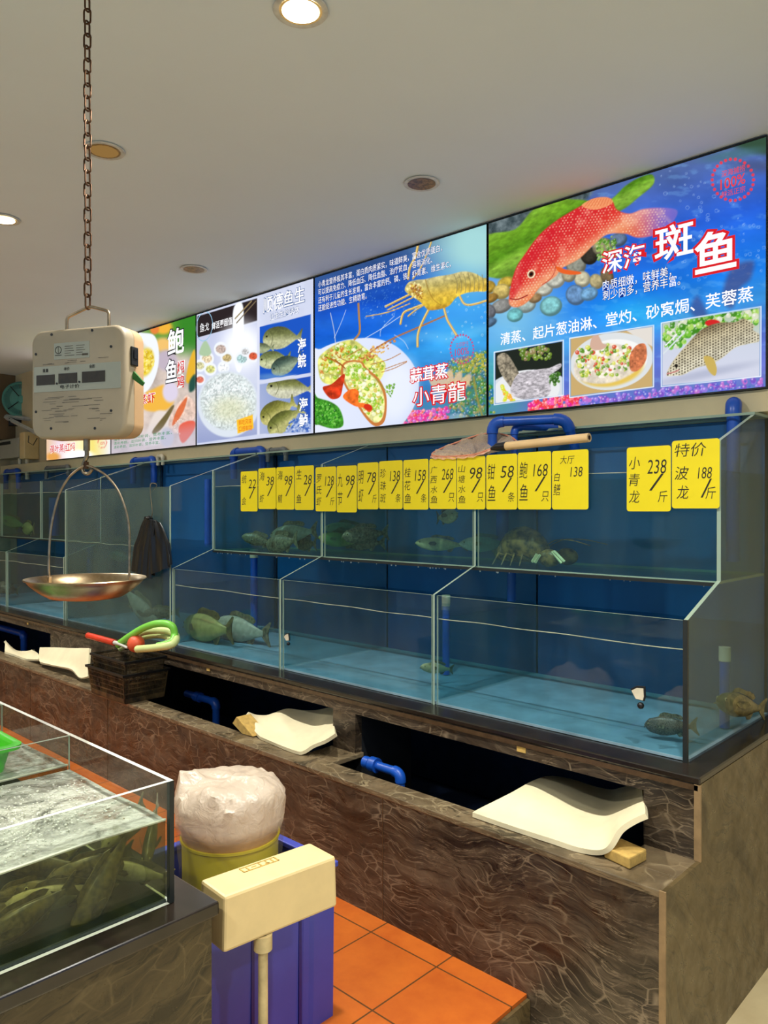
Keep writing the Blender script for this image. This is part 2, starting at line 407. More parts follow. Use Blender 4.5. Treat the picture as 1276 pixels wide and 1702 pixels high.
def water(name, tint, cloud, ccol, ripple=.25, sc=14, froth=0):
    t = NT(name)
    tr = t.n('BsdfTransparent'); tr.inputs[0].default_value = (*tint, 1)
    gl = t.n('BsdfGlossy'); gl.inputs['Roughness'].default_value = .06
    df = t.n('BsdfTranslucent'); df.inputs[0].default_value = (*lin(ccol), 1)
    d2 = t.n('BsdfDiffuse'); d2.inputs[0].default_value = (*lin(ccol), 1)
    dm = t.n('MixShader'); t.l(df.outputs[0], dm.inputs[1]); t.l(d2.outputs[0], dm.inputs[2])
    nz = t.n('TexNoise', Scale=sc*1.0, Detail=4.0); t.l(t.coords((1, 1, 1)), nz.inputs['Vector'])
    bp = t.n('Bump', Strength=ripple, Distance=.01); t.l(nz.outputs[0], bp.inputs['Height'])
    g = t.n('NewGeometry'); sx = t.n('SeparateXYZ'); t.l(g.outputs['Normal'], sx.inputs[0])
    ab = t.n('Math', _operation='GREATER_THAN'); ab.inputs[1].default_value = .7; t.l(sx.outputs[2], ab.inputs[0])
    bf = t.n('Math', _operation='SUBTRACT', _use_clamp=True); t.l(ab.outputs[0], bf.inputs[0]); t.l(g.outputs['Backfacing'], bf.inputs[1]); ab = bf
    t.l(bp.outputs[0], gl.inputs['Normal']); fr = schlick(t, .03, bp.outputs[0])
    top = t.n('Math', _operation='MULTIPLY'); t.l(ab.outputs[0], top.inputs[0]); t.l(fr, top.inputs[1])
    m1 = t.n('MixShader'); m1.inputs[0].default_value = cloud; t.l(tr.outputs[0], m1.inputs[1]); t.l(dm.outputs[0], m1.inputs[2])
    m2 = t.n('MixShader'); t.l(top.outputs[0], m2.inputs[0]); t.l(m1.outputs[0], m2.inputs[1]); t.l(gl.outputs[0], m2.inputs[2])
    if froth:
        fd = t.n('BsdfPrincipled', Roughness=.2); fd.inputs['Base Color'].default_value = (*lin((188, 190, 172)), 1); t.l(bp.outputs[0], fd.inputs['Normal'])
        f1 = t.n('TexNoise', Scale=9.0, Detail=8.0, Roughness=.7, Distortion=1.2); t.l(t.coords((1, 1, 1)), f1.inputs['Vector'])
        fr_ = t.ramp(f1.outputs[0], [(.34, (.12,)*3), (.56, (froth,)*3)]); fm = t.n('Math', _operation='MULTIPLY'); t.l(fr_.outputs[0], fm.inputs[0]); t.l(ab.outputs[0], fm.inputs[1])
        m3 = t.n('MixShader'); t.l(fm.outputs[0], m3.inputs[0]); t.l(m2.outputs[0], m3.inputs[1]); t.l(fd.outputs[0], m3.inputs[2]); m2 = m3
    t.l(m2.outputs[0], t.out.inputs[0]); MATS[name] = t.m
water('water', (.74, .88, .92), .05, (80, 130, 140))
water('water_upper', (.66, .90, .88), .06, (30, 96, 100))
water('water_green', (.60, .62, .42), .05, (84, 84, 50), ripple=1.0, sc=45)
water('water_froth', (.60, .62, .42), .05, (84, 84, 50), ripple=1.0, sc=45, froth=.95)

mat('meniscus_glint', (206, 206, 178), .25, var=.5, scale=12)  # pale colour painted in for the bright glint along the waterline
# ---------------------------------------------------------------- setting
ZC = 2.90; ZF = -.11
struct('ceiling', MB().box(-8.5, 3.4, -4.5, 3.3, ZC, ZC+.1), 'ceiling_paint')
struct('floor', MB().box(-8.5, 3.4, -4.5, 3.3, ZF-.1, ZF), 'cream_tile')
struct('wall_back', MB().box(-8.5, 3.4, 3.18, 3.3, ZF, ZC), 'wall_tile')
struct('wall_far', MB().box(-8.6, -8.5, -4.5, 3.3, ZF, ZC), 'wall_tile')
struct('trim_1', MB().box(-8.5, -8.36, -4.5, 3.18, 2.22, ZC), 'wall_brown')
struct('added_wall_strip', MB().box(-8.48, 3.38, 3.074, 3.179, 1.866, 1.9485), 'wall_tile')  # added strip of wall brought forward, clear of the poster cases' shadow
pf = MB().box(-8.5, -1.305, .958, 2.016, ZF, 0)
struct('floor', pf, 'orange_tile')
struct('trim_2', MB().box(-1.305, -1.293, .958, 2.016, ZF, -.012), 'stone_side')

def downlight(x, y, lit, label, watts=DOWN_W, group=None):
    t = thing('downlight', label, 'ceiling light', (x, y, ZC), group=group)
    MB().lathe([(.060, -.001), (.074, -.001), (.078, -.005), (.076, -.008), (.066, -.009), (.060, -.006)], (x, y, ZC), 40).build('trim_ring', 'white_metal', t, smooth=True)
    MB().lathe([(.060, -.006), (.052, .000), (.045, .001), (.0001, .001)], (x, y, ZC-.002), 36).build('reflector', 'reflector_dim' if lit == 'dim' else ('reflector_on' if lit else 'reflector'), t, smooth=True)
    if lit:
        MB().lathe([(.0001, -.010), (.050, -.009), (.058, -.006), (.058, -.004), (.0001, -.004)], (x, y, ZC), 36).build('lens', 'lens_on' if lit != 'dim' else 'lens_dim', t, smooth=True)
    if lit and lit != 'dim':
        L = bpy.data.lights.new('lamp', 'SPOT'); L.energy = watts*8; L.color = WARM; L.spot_size = math.radians(150); L.spot_blend = .9; L.shadow_soft_size = .05
        o = bpy.data.objects.new('lamp', L); COL.objects.link(o); o.parent = t; o.location = (0, 0, -.02)
    return t
emit('lens_on', (255, 236, 190), 14); emit('lens_dim', (196, 150, 84), .5)
mat('reflector', (150, 108, 62), .3, .7, var=.5, scale=60, rgb2=(70, 44, 22)); mat('reflector_on', (255, 220, 150), .4); mat('reflector_dim', (214, 168, 96), .3, .6, var=.4, scale=80)
downlight(-1.65, 1.40, True, 'bright lit round downlight at the top edge of the picture, above the tank aisle')
downlight(-3.88, 1.42, True, 'bright lit round downlight on the ceiling at the left edge of the picture')
downlight(-2.85, 1.42, 'dim', 'unlit downlight with gold reflector beside the hanging chain')
downlight(-2.15, 2.50, False, 'unlit downlight on the ceiling in front of the lobster poster')
downlight(-3.88, 2.48, False, 'small unlit downlight on the ceiling in front of the raw fish poster')
for i, (x, y) in enumerate([(-.42, 1.40), (-.42, -.9), (-2.7, -.9), (-5.6, 1.42), (1.2, .6), (-5.6, -.9)]):
    downlight(x, y, True, 'lit round downlight of the hall outside the picture', group='hall downlights outside the picture')

# ---------------------------------------------------------------- stone plinth under the long tanks
def plinth():
    t = thing('tank_plinth', 'long dark veined stone plinth with a step and open recesses under the fish tanks', 'stone plinth', (-.88, 2.016, ZF))
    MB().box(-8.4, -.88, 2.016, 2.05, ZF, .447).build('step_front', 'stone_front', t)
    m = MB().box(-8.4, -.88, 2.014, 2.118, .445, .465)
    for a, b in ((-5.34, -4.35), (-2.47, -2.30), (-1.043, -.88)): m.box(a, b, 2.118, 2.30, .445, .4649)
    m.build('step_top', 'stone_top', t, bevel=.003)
    m = MB().box(-8.4, -.882, 2.262, 2.30, .632, .692)
    m2 = MB()
    for a, b in ((-5.34, -4.35), (-2.452, -2.314), (-1.043, -.882)): m.box(a, b, 2.262, 2.30, .465, .632)
    m.build('upper_front', 'stone_front', t)
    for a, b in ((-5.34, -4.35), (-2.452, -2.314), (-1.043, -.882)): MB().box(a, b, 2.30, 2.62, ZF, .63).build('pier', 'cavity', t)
    MB().box(-8.4, -.868, 2.255, 3.17, .692, .712).build('countertop', 'stone_black', t, bevel=.004)
    MB().box(-8.4, -.875, 2.256, 2.262, .672, .688).build('lip', 'stone_lip', t)
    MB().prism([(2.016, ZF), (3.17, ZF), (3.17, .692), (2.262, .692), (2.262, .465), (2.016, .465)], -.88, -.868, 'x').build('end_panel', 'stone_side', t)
    m = MB().box(-.884, -.866, 2.012, 2.018, ZF, .466); m.box(-.886, -.866, 2.256, 2.2625, .466, .69)
    m.build('corner_joint', 'joint', t)
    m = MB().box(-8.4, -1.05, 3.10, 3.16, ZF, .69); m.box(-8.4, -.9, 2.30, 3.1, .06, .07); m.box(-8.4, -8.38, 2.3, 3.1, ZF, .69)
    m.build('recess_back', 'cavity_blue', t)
    for x in (-1.92, -2.97, -4.02, -5.07): MB().box(x, x+.003, 2.0145, 2.0165, ZF, .445).build('slab_joint', 'stone_lip', t)
plinth()

# ---------------------------------------------------------------- glass tanks on the plinth
ZT = .712; G = .010
PR = [(2.368, ZT), (3.13, ZT), (3.13, 1.845), (2.975, 1.845), (2.641, 1.730), (2.641, 1.257), (2.368, 1.155)]
PTALL = [(2.368, ZT), (3.13, ZT), (3.13, 1.845), (2.975, 1.845), (2.368, 1.632)]
def rack(name, xs, label, tall=False, dirty=True):
    t = thing('fish_tank', label, 'fish tank', ((xs[0]+xs[-1])/2, 2.368, ZT))
    x0, x1 = xs[0], xs[-1]
    MB().box(x0, x1, 3.13, 3.145, ZT, 1.845).build('back_panel', 'blue_back', t)
    MB().box(x0, x1, 2.38, 3.13, ZT, ZT+.008).build('base_panel', 'pale_base', t)
    MB().pane(x0, x1, 2.975, 3.128, 1.846, 1.856).build('brace', ['glass_dirty', 'glass_edge'], t)
    for i, x in enumerate(xs):
        w = G if 0 < i < len(xs)-1 else G*1.3
        xa = x-w/2 if 0 < i < len(xs)-1 else (x if i == 0 else x-w)
        MB().prism(PTALL if tall else PR, xa, xa+w, 'x', 0, 1).build('partition' if 0 < i < len(xs)-1 else 'side_pane', ['glass_dirty' if 0 < i < len(xs)-1 else (('glass' if tall else 'glass_side') if i else 'glass_left'), 'glass_edge'], t)
    for a, b in zip(xs[:-1], xs[1:]):
        if tall: MB().pane(a+.014, b-.014, 2.369, 2.379, ZT, 1.628).build('front_pane', ['glass_milky', 'glass_edge'], t)
        else:
            MB().pane(a+.014, b-.014, 2.369, 2.379, ZT, 1.152).build('front_pane', ['glass', 'glass_edge'], t)
            MB().pane(a+.014, b-.014, 2.642, 2.652, 1.25, 1.727).build('front_pane', ['glass', 'glass_edge'], t)
    if not tall:
        MB().pane(x0+.014, x1-.014, 2.653, 3.128, 1.244, 1.254).build('floor_pane', ['glass_dirty', 'glass_edge'], t)
        MB().box(x0+.014, x1-.014, 2.634, 2.652, 1.238, 1.2495).build('seam', 'silicone', t)
    return t
XA = [-3.935, -2.945, -1.971, -.949]
XB = [-5.345, -3.950]
XC = [-8.20, -7.28, -6.42, -5.360]
rack('a', XA, 'two-tier glass tank row on the right with yellow price cards on its upper panes')
rack('b', XB, 'single tall glass tank with black bags hooked on its front pane', tall=True)
rack('c', XC, 'two-tier glass tank row at the far left behind the weighing pan')
m = MB().box(-.962, -.948, 2.360, 2.371, ZT, 1.155)
m.build('corner_seam', 'silicone', bpy.data.objects['fish_tank'])

WMESH = []
def water_body(x0, x1, y0, y1, z0, z1, m, label, wave=.004, seed=1, front='y'):
    r = random.Random(seed); nx = 24; ny = 12
    f = [(r.uniform(4, 16), r.uniform(4, 16), r.uniform(0, 6)) for _ in range(5)]
    P = [[(x0+(x1-x0)*i/nx, y0+(y1-y0)*j/ny, z1+wave*sum(math.sin(a*(x0+(x1-x0)*i/nx)*1.3+b*(y0+(y1-y0)*j/ny)+c) for a, b, c in f)/3) for i in range(nx+1)] for j in range(ny+1)]
    b = MB(); b.grid(P); n = (nx+1)*(ny+1); o = len(b.v)
    b.v += [(p[0], p[1], z0) for row in P for p in row]
    rim = [(0, j) for j in range(nx+1)]+[(i, nx) for i in range(1, ny+1)]+[(ny, j) for j in range(nx-1, -1, -1)]+[(i, 0) for i in range(ny-1, 0, -1)]
    ids = [i*(nx+1)+j for i, j in rim]
    for k in range(len(ids)):
        a, c = ids[k], ids[(k+1) % len(ids)]; b.f.append((a, c, c+o, a+o)); b.mi.append(0)
    b.f.append(tuple(o+i for i in reversed(ids))); b.mi.append(0)
    if front == 'y': b.tube([(P[0][i][0], y0-.0005, P[0][i][2]+.001) for i in range(nx+1)], .0017, 5)
    else: b.tube([(x1+.0005, P[j][-1][1], P[j][-1][2]+.001) for j in range(ny+1)], .0030, 5)
    k_ = len(b.mi); nt = (nx if front == 'y' else ny)*5+2; b.mi = [0]*(k_-nt)+[1]*nt
    return tag(b.build('water', [m, 'meniscus_glint'], smooth=False), label, 'water', kind='stuff')
NMS = ['in the lower left bay of the right tank row', 'in the lower middle bay of the right tank row', 'in the lower right bay, nearest the stone corner']
for i in range(3):
    water_body(XA[i]+.016, XA[i+1]-.016, 2.381, 3.127, ZT+.010, 1.058, 'water', 'clear blue tank water '+NMS[i], .0025, i)
    water_body(XA[i]+.016, XA[i+1]-.016, 2.654, 3.127, 1.256, 1.632, 'water_upper', 'greenish tank water in the upper '+['left', 'middle', 'right'][i]+' bay behind the price cards', .0015, i+5)
water_body(XB[0]+.016, XB[1]-.016, 2.381, 3.127, ZT+.010, 1.27, 'water', 'cloudy tank water in the tall single tank', .004, 20)
for i in range(3):
    water_body(XC[i]+.016, XC[i+1]-.016, 2.381, 3.127, ZT+.010, 1.08, 'water', 'tank water in a far left lower bay', .003, i+30)['group'] = 'far left lower water'
    water_body(XC[i]+.016, XC[i+1]-.016, 2.654, 3.127, 1.256, 1.632, 'water_upper', 'tank water in a far left upper bay', .003, i+40)['group'] = 'far left upper water'


def droplets():
    r = random.Random(9); m = MB()
    for k in range(46):
        x = r.uniform(-3.9, -1.0); q = r.uniform(.0015, .004); m.ball((x, 2.643, 1.236-q*.5), (q, q, q*1.2), 8, 6)
    tag(m.build('water_droplets', 'droplet', smooth=True), 'small water drops hanging under the lower rim of the upper right tanks', 'drops', kind='stuff')
droplets()
# ---------------------------------------------------------------- backlit menu posters
def sstep(a, b, x):
    t = np.clip((x-a)/(b-a), 0, 1); return t*t*(3-2*t)
def vnoise(x, y, seed=0):
    xi = np.floor(x).astype(np.int64); yi = np.floor(y).astype(np.int64); fx = x-xi; fy = y-yi
    def h(a, b):
        n = (a*374761393+b*668265263+seed*1442695) & 0x7fffffff
        n = ((n ^ (n >> 13))*1274126177) & 0x7fffffff
        return ((n ^ (n >> 16)) & 0xffff)/65535.
    ux = fx*fx*(3-2*fx); uy = fy*fy*(3-2*fy)
    return (h(xi, yi)*(1-ux)+h(xi+1, yi)*ux)*(1-uy)+(h(xi, yi+1)*(1-ux)+h(xi+1, yi+1)*ux)*uy
def fbm(x, y, s, seed=0, o=4):
    v = 0; a = .5; t = 0
    for i in range(o): v = v+a*vnoise(x/s, y/s, seed+i*17); t += a; a *= .55; s /= 2.03
    return v/t
YP = 3.06
class Art:
    """a printed sheet: colours painted on a fine mesh, coordinates are those of the printed picture"""
    def __init__(s, x0, x1, z0, z1, step, cv):
        nx = int((x1-x0)/step)+1; nz = int((z1-z0)/step)+1
        s.X, s.Z = np.meshgrid(np.linspace(x0, x1, nx), np.linspace(z1, z0, nz)); s.nx, s.nz = nx, nz
        d = np.stack([s.X, np.full_like(s.X, YP), s.Z-H], -1); wv = d@_F2
        px_ = 638+FPX*(d@_r)/wv; py_ = 851-FPX*(d@_U2)/wv
        ox, oy, k = cv; s.x = (px_-ox)*k; s.y = (py_-oy)*k
        s.c = np.zeros((nz, nx, 3)); s.px = abs(s.x[0, 1]-s.x[0, 0])
    def mix(s, m, col):
        col = np.asarray(col, float) if not callable(col) else col(s.x, s.y)
        s.c = s.c*(1-m[..., None])+col*m[..., None]
    def fill(s, f): s.c[:] = f(s.x, s.y) if callable(f) else np.asarray(f, float)
    def sd(s, pts):
        P = np.array(pts, float); x, y = s.x, s.y; d = np.full(x.shape, 1e18); ins = np.zeros(x.shape, bool)
        for i in range(len(P)):
            a, b = P[i-1], P[i]; ex, ey = b-a; wx, wy = x-a[0], y-a[1]
            t = np.clip((wx*ex+wy*ey)/(ex*ex+ey*ey+1e-9), 0, 1); d = np.minimum(d, (wx-ex*t)**2+(wy-ey*t)**2)
            if ey != 0: ins ^= ((a[1] > y) != (b[1] > y)) & (x < ex*(y-a[1])/ey+a[0])
        d = np.sqrt(d); return np.where(ins, -d, d)
    def poly(s, pts, col, soft=None, smooth=True, op=1):
        if smooth: pts = [tuple(v)[:2] for v in crspline([(a, b, 0) for a, b in pts], 5, True)]
        d = s.sd(pts); q = soft or s.px*.8; m = sstep(q, -q, d)*op; s.mix(m, col); return d
    def ell(s, cx, cy, rx, ry, col, rot=0, soft=None, op=1):
        a = math.radians(rot); u = (s.x-cx)*math.cos(a)+(s.y-cy)*math.sin(a); v = -(s.x-cx)*math.sin(a)+(s.y-cy)*math.cos(a)
        d = (np.sqrt((u/rx)**2+(v/ry)**2)-1)*min(rx, ry); q = soft or s.px*.8; s.mix(sstep(q, -q, d)*op, col)
    def line(s, pts, w, col, op=1, smooth=False):
        if smooth: pts = [tuple(v)[:2] for v in crspline([(a, b, 0) for a, b in pts], 6)]
        d = np.full(s.x.shape, 1e18)
        for a, b in zip(pts[:-1], pts[1:]):
            ex, ey = b[0]-a[0], b[1]-a[1]; wx, wy = s.x-a[0], s.y-a[1]
            t = np.clip((wx*ex+wy*ey)/(ex*ex+ey*ey+1e-9), 0, 1); d = np.minimum(d, (wx-ex*t)**2+(wy-ey*t)**2)
        d = np.sqrt(d)-w/2; s.mix(sstep(s.px*.7, -s.px*.7, d)*op, col)
    def dots(s, region, n, r0, r1, cols, seed, op=.9, ring=False, bounds=None):
        rn = random.Random(seed); xs = [p[0] for p in region]; ys = [p[1] for p in region]; k = 0; t = 0
        while k < n and t < n*20:
            t += 1; x, y = rn.uniform(min(xs), max(xs)), rn.uniform(min(ys), max(ys))
            c = False
            for i in range(len(region)):
                (ax, ay), (bx, by) = region[i-1], region[i]
                if (ay > y) != (by > y) and x < (bx-ax)*(y-ay)/(by-ay)+ax: c = not c
            if not c: continue
            k += 1; r = rn.uniform(r0, r1); col = rn.choice(cols)
            i0 = np.abs(s.x[0]-x).argmin(); j0 = np.abs(s.y[:, i0]-y).argmin(); q = int(r*2.5/s.px)+4
            sl = (slice(max(0, j0-q), j0+q), slice(max(0, i0-q), i0+q))
            d = np.hypot(s.x[sl]-x, s.y[sl]-y)-r
            m = sstep(s.px*.6, -s.px*.6, np.abs(d)-s.px*.5 if ring else d)*op
            s.c[sl] = s.c[sl]*(1-m[..., None])+np.asarray(col, float)*m[..., None]
            if not ring and r > 3*s.px:
                d2 = np.hypot(s.x[sl]-x+r*.3, s.y[sl]-y+r*.3)-r*.35; m = sstep(s.px, -s.px, d2)*.5
                s.c[sl] = s.c[sl]*(1-m[..., None])+255*m[..., None]
    def build(s, parent, gain=1.0):
        lc = np.clip(s.c, 0, 255)/255.; lc = np.where(lc <= .04045, lc/12.92, ((lc+.055)/1.055)**2.4)
        nv = s.nx*s.nz; co = np.stack([s.X-parent.location.x, np.full_like(s.X, YP-.001-parent.location.y), s.Z-parent.location.z], -1).reshape(-1)
        me = bpy.data.meshes.new('printed_sheet'); me.vertices.add(nv); me.vertices.foreach_set('co', co)
        i = np.arange(nv).reshape(s.nz, s.nx); q = np.stack([i[1:, :-1], i[1:, 1:], i[:-1, 1:], i[:-1, :-1]], -1).reshape(-1)
        nf = len(q)//4; me.loops.add(len(q)); me.loops.foreach_set('vertex_index', q)
        me.polygons.add(nf); me.polygons.foreach_set('loop_start', np.arange(nf)*4)
        me.update(calc_edges=True)
        at_ = me.color_attributes.new('print', 'FLOAT_COLOR', 'POINT')
        at_.data.foreach_set('color', np.concatenate([lc.reshape(-1, 3), np.ones((nv, 1))], 1).ravel().astype(np.float32))
        me.materials.append(MATS['print']); me.validate()
        o = bpy.data.objects.new('printed_sheet', me); COL.objects.link(o); o.parent = parent; return o
t = NT('print'); a = t.n('Attribute'); a.attribute_name = 'print'; e = t.n('Emission', Strength=1.12); t.l(a.outputs['Color'], e.inputs[0]); t.l(e.outputs[0], t.out.inputs[0]); MATS['print'] = t.m
for nm, c in dict(p_white=(252, 252, 255), p_red=(214, 34, 40), p_navy=(24, 40, 120), p_ltblue=(150, 196, 226), p_dark=(40, 40, 44), p_stamp=(226, 66, 74),
                  p_stamp2=(176, 84, 130), p_green=(34, 140, 84), p_blue=(60, 96, 150), p_black=(30, 26, 26), p_orange=(226, 110, 30), p_shadow=(110, 110, 116)).items():
    emit(nm, c, 1.1)
ZB, ZTOP = 1.950, 2.893
XP = [-8.58+.001, -7.306, -6.031, -4.756, -3.481, -2.206, -.931]
def lightbox(x0, x1, label):
    t = thing('lightbox_poster', label, 'menu poster', ((x0+x1)/2, 3.18, ZB))
    e = .006
    m = MB().prism([(x0+.003, ZB), (x1-.003, ZB), (x1-.003, ZTOP), (x0+.003, ZTOP)], YP+.004, 3.179, 'y')
    m.build('case', 'frame_black', t)
    for a in ((x0+.003, x1-.003, ZB, ZB+e), (x0+.003, x1-.003, ZTOP-e, ZTOP), (x0+.003, x0+e, ZB+e, ZTOP-e), (x1-e, x1-.003, ZB+e, ZTOP-e)):
        MB().box(a[0], a[1], YP-.004, YP+.004, a[2], a[3]).build('frame_bar', 'frame_black', t)
    return t
def C(ox, oy, k): return lambda x, y: (ox+x/k, oy+y/k)
A = np.array
def grad(y, stops):
    ys = [p for p, _ in stops]; return np.stack([np.interp(y, ys, [c[i] for _, c in stops]) for i in range(3)], -1)
def stamp(t, a, cx, cy, rx, ry, col, mname, conv, lines):
    n = 26
    for i in range(n):
        an = 2*math.pi*i/n; a.ell(cx+rx*math.cos(an), cy+ry*math.sin(an), rx*.075, ry*.075, col)
    for k in range(3): pass
    c = lambda x, y: conv(x, y)
    wr(t, conv, '100%', cx-rx*.6, cy+ry*.50, cx+rx*.6, ry*.5, mname, .01)
    wr(t, conv, lines[0], cx-rx*.55, cy-ry*.10, cx+rx*.6, ry*.32, mname, 0)
    wr(t, conv, lines[1], cx-rx*.55, cy+ry*.88, cx+rx*.6, ry*.30, mname, 0)

# --- grouper poster
def poster_grouper():
    t = lightbox(XP[5], XP[6], 'rightmost backlit poster with a red grouper over blue sea'); cv = (800, 220, 2.681); c = C(*cv)
    a = Art(XP[5]+.006, XP[6]-.006, ZB+.006, ZTOP-.006, .0029, cv)
    x, y = a.x, a.y
    g = grad(y+.25*x, [(300, (84, 100, 134)), (480, (72, 104, 190)), (640, (40, 92, 204)), (900, (26, 116, 220)), (1050, (60, 150, 226)), (1200, (86, 110, 200)), (1500, (120, 116, 190))])
    n = fbm(x, y*1.7, 220, 3); n2 = fbm(x, y*2.4, 60, 9)
    a.fill(g*(.82+.36*n[..., None]))
    a.mix(sstep(.55, .75, n2)*.25, (130, 190, 240))
    a.mix(sstep(420, 0, np.hypot(x-120, y-800))*.75, (150, 210, 226))          # bright surf at the left
    a.mix(sstep(300, 0, np.hypot((x-700), (y-800)*2.6))*.5, (40, 190, 240))
    a.ell(1235, 50, 150, 46, (52, 78, 60), 10, 20); a.ell(1120, 100, 130, 22, (70, 110, 120), -10, 14, .7); a.ell(1230, 150, 110, 30, (66, 76, 110), 0, 25, .7)
    a.poly([(20, 380), (200, 330), (420, 270), (500, 250), (430, 330), (240, 400), (30, 480)], lambda X, Y: A([70, 84, 88])+60*(fbm(X, Y, 26, 2)[..., None]-.4)*2, soft=14)
    leaf = lambda X, Y: grad(Y+.55*X, [(350, (150, 186, 90)), (520, (110, 160, 40)), (600, (80, 132, 28)), (640, (130, 176, 60)), (760, (60, 96, 30)), (860, (96, 130, 60))])*(.75+.5*fbm(X+Y*1.6, Y-X*.5, 24, 5)[..., None])
    a.poly([(10, 470), (150, 432), (230, 345), (330, 300), (430, 300), (560, 306), (640, 240), (700, 203), (760, 188), (766, 232), (700, 290), (620, 350), (450, 420), (300, 540), (180, 640), (10, 632)], leaf, soft=5)
    stones = [(30, 690, 34, 28, (196, 160, 60)), (110, 670, 38, 24, (210, 180, 70)), (90, 710, 40, 34, (214, 190, 110)), (40, 740, 36, 20, (170, 130, 60)), (90, 775, 48, 30, (150, 150, 146)), (30, 800, 34, 34, (120, 122, 130)),
              (200, 770, 44, 34, (170, 190, 186)), (280, 700, 40, 30, (196, 196, 180)), (330, 655, 44, 40, (200, 200, 186)), (420, 585, 46, 52, (150, 152, 138)), (480, 550, 38, 40, (56, 52, 44)), (540, 510, 46, 40, (160, 150, 120)),
              (610, 480, 40, 30, (100, 120, 150)), (450, 655, 36, 36, (206, 200, 170)), (512, 665, 30, 34, (190, 176, 130)), (560, 640, 28, 40, (130, 110, 80)), (310, 775, 50, 44, (130, 196, 200)), (420, 725, 44, 46, (110, 150, 196)), (150, 815, 36, 30, (120, 196, 200)), (480, 720, 40, 30, (120, 170, 210)), (390, 640, 30, 28, (180, 170, 140)), (30, 850, 40, 20, (90, 120, 150)), (240, 740, 30, 20, (160, 130, 90))]
    for sx, sy, rx, ry, col in stones:
        a.ell(sx, sy, rx, ry, A(col)*.62, -20, 3); a.ell(sx-3, sy-5, rx*.86, ry*.78, lambda X, Y, col=col: A(col)*(.7+.5*fbm(X, Y, 14, 7)[..., None]), -20, 8)
    a.dots([(510, 480), (600, 460), (600, 560), (520, 570)], 70, 4, 9, [(100, 150, 50), (70, 120, 40), (150, 180, 90)], 4)
    fish = [(122, 742), (148, 620), (196, 540), (260, 455), (330, 396), (400, 352), (446, 326), (500, 295), (560, 290), (585, 308), (604, 345), (660, 362), (720, 342), (800, 336), (872, 348), (852, 400), (790, 452), (700, 470), (640, 452), (560, 456), (500, 502), (440, 560), (384, 592), (350, 612), (330, 642), (262, 690), (222, 740), (180, 772), (138, 778)]
    def fc(X, Y):
        u = (X*.62+Y*.78-260)/560; v = (Y-X*-.72)-880
        b = grad(Y+.72*X, [(700, (206, 40, 46)), (800, (214, 60, 50)), (860, (232, 150, 110)), (930, (226, 110, 60)), (1010, (224, 92, 40)), (1080, (240, 160, 90))])
        fade = sstep(600, 860, X)[..., None]; return b*(1-fade)+A([176, 110, 190])*fade
    old = a.c.copy(); d = a.poly(fish, fc, soft=4)
    tail = sstep(700, 880, a.x)[..., None]; a.c = a.c*(1-tail*.55)+old*tail*.55
    msk = sstep(0, -9, d); gx, gy = (x*.83-y*.55)/13.0, (x*.55+y*.83)/13.0
    ix, iy = np.floor(gx), np.floor(gy+(np.floor(gx) % 2)*.5); dx = gx-ix-.5; dy = gy+(np.floor(gx) % 2)*.5-iy-.5
    jit = vnoise(ix*3.1, iy*1.7, 4); a.mix(msk*sstep(.34, .16, np.hypot(dx, dy))*sstep(.15, .5, jit)*.60*(x < 820), (252, 226, 190))
    a.mix(msk*sstep(.5, .75, fbm(x, y, 40, 21))*.3, (250, 206, 170))
    a.poly([(128, 745), (150, 640), (200, 560), (300, 440), (330, 450), (250, 560), (200, 620), (170, 700)], (200, 30, 44), soft=10, op=.5)
    a.ell(222, 632, 17, 20, (236, 226, 190), 30); a.ell(222, 632, 11, 14, (110, 50, 36), 30); a.ell(222, 632, 6, 8, (20, 14, 12), 30)
    a.line([(128, 740), (160, 745), (205, 726)], 5, (150, 40, 40), smooth=True)
    a.poly([(330, 596), (380, 612), (440, 622), (438, 632), (390, 634), (345, 622)], (226, 96, 40)); a.line([(300, 560), (330, 600), (310, 650), (270, 680)], 4, (170, 44, 40), .6, True)
    a.poly([(446, 326), (500, 295), (560, 290), (586, 308), (560, 330), (500, 345)], (240, 170, 110), op=.8)
    for k in range(9): a.line([(460+k*14, 332-k), (485+k*12, 300-k*.8)], 2, (200, 90, 50), .7)
    a.dots([(700, 180), (1000, 150), (1270, 330), (1260, 620), (900, 720), (860, 600), (980, 400)], 90, 2, 8, [(180, 206, 240)], 5, .5, True)
    a.poly([(1080, 690), (1120, 600), (1210, 575), (1200, 650), (1150, 700), (1120, 780), (1080, 760)], (70, 70, 120), soft=16, op=.7)
    a.poly([(930, 800), (960, 730), (1000, 790), (1000, 850)], (60, 60, 120), soft=16, op=.6)
    # reef along the bottom
    low = sstep(-40, 60, y-(1215-(x*.1)))
    a.mix(low*.8, (90, 120, 190)); a.mix(sstep(250, 0, np.hypot(x-60, y-1150))*.6, (60, 170, 120))
    a.dots([(0, 1130), (60, 1120), (60, 1250), (0, 1250)], 60, 5, 12, [(60, 140, 60), (150, 160, 60), (40, 110, 160)], 8)
    a.dots([(210, 1200), (430, 1170), (480, 1180), (440, 1215), (215, 1250)], 130, 6, 13, [(226, 40, 140), (240, 90, 170), (232, 60, 70), (246, 130, 130)], 9)
    a.dots([(430, 1190), (760, 1150), (1250, 1090), (1276, 1130), (800, 1180), (440, 1220)], 190, 5, 13, [(120, 80, 190), (150, 120, 220), (90, 100, 200), (190, 110, 200)], 10)
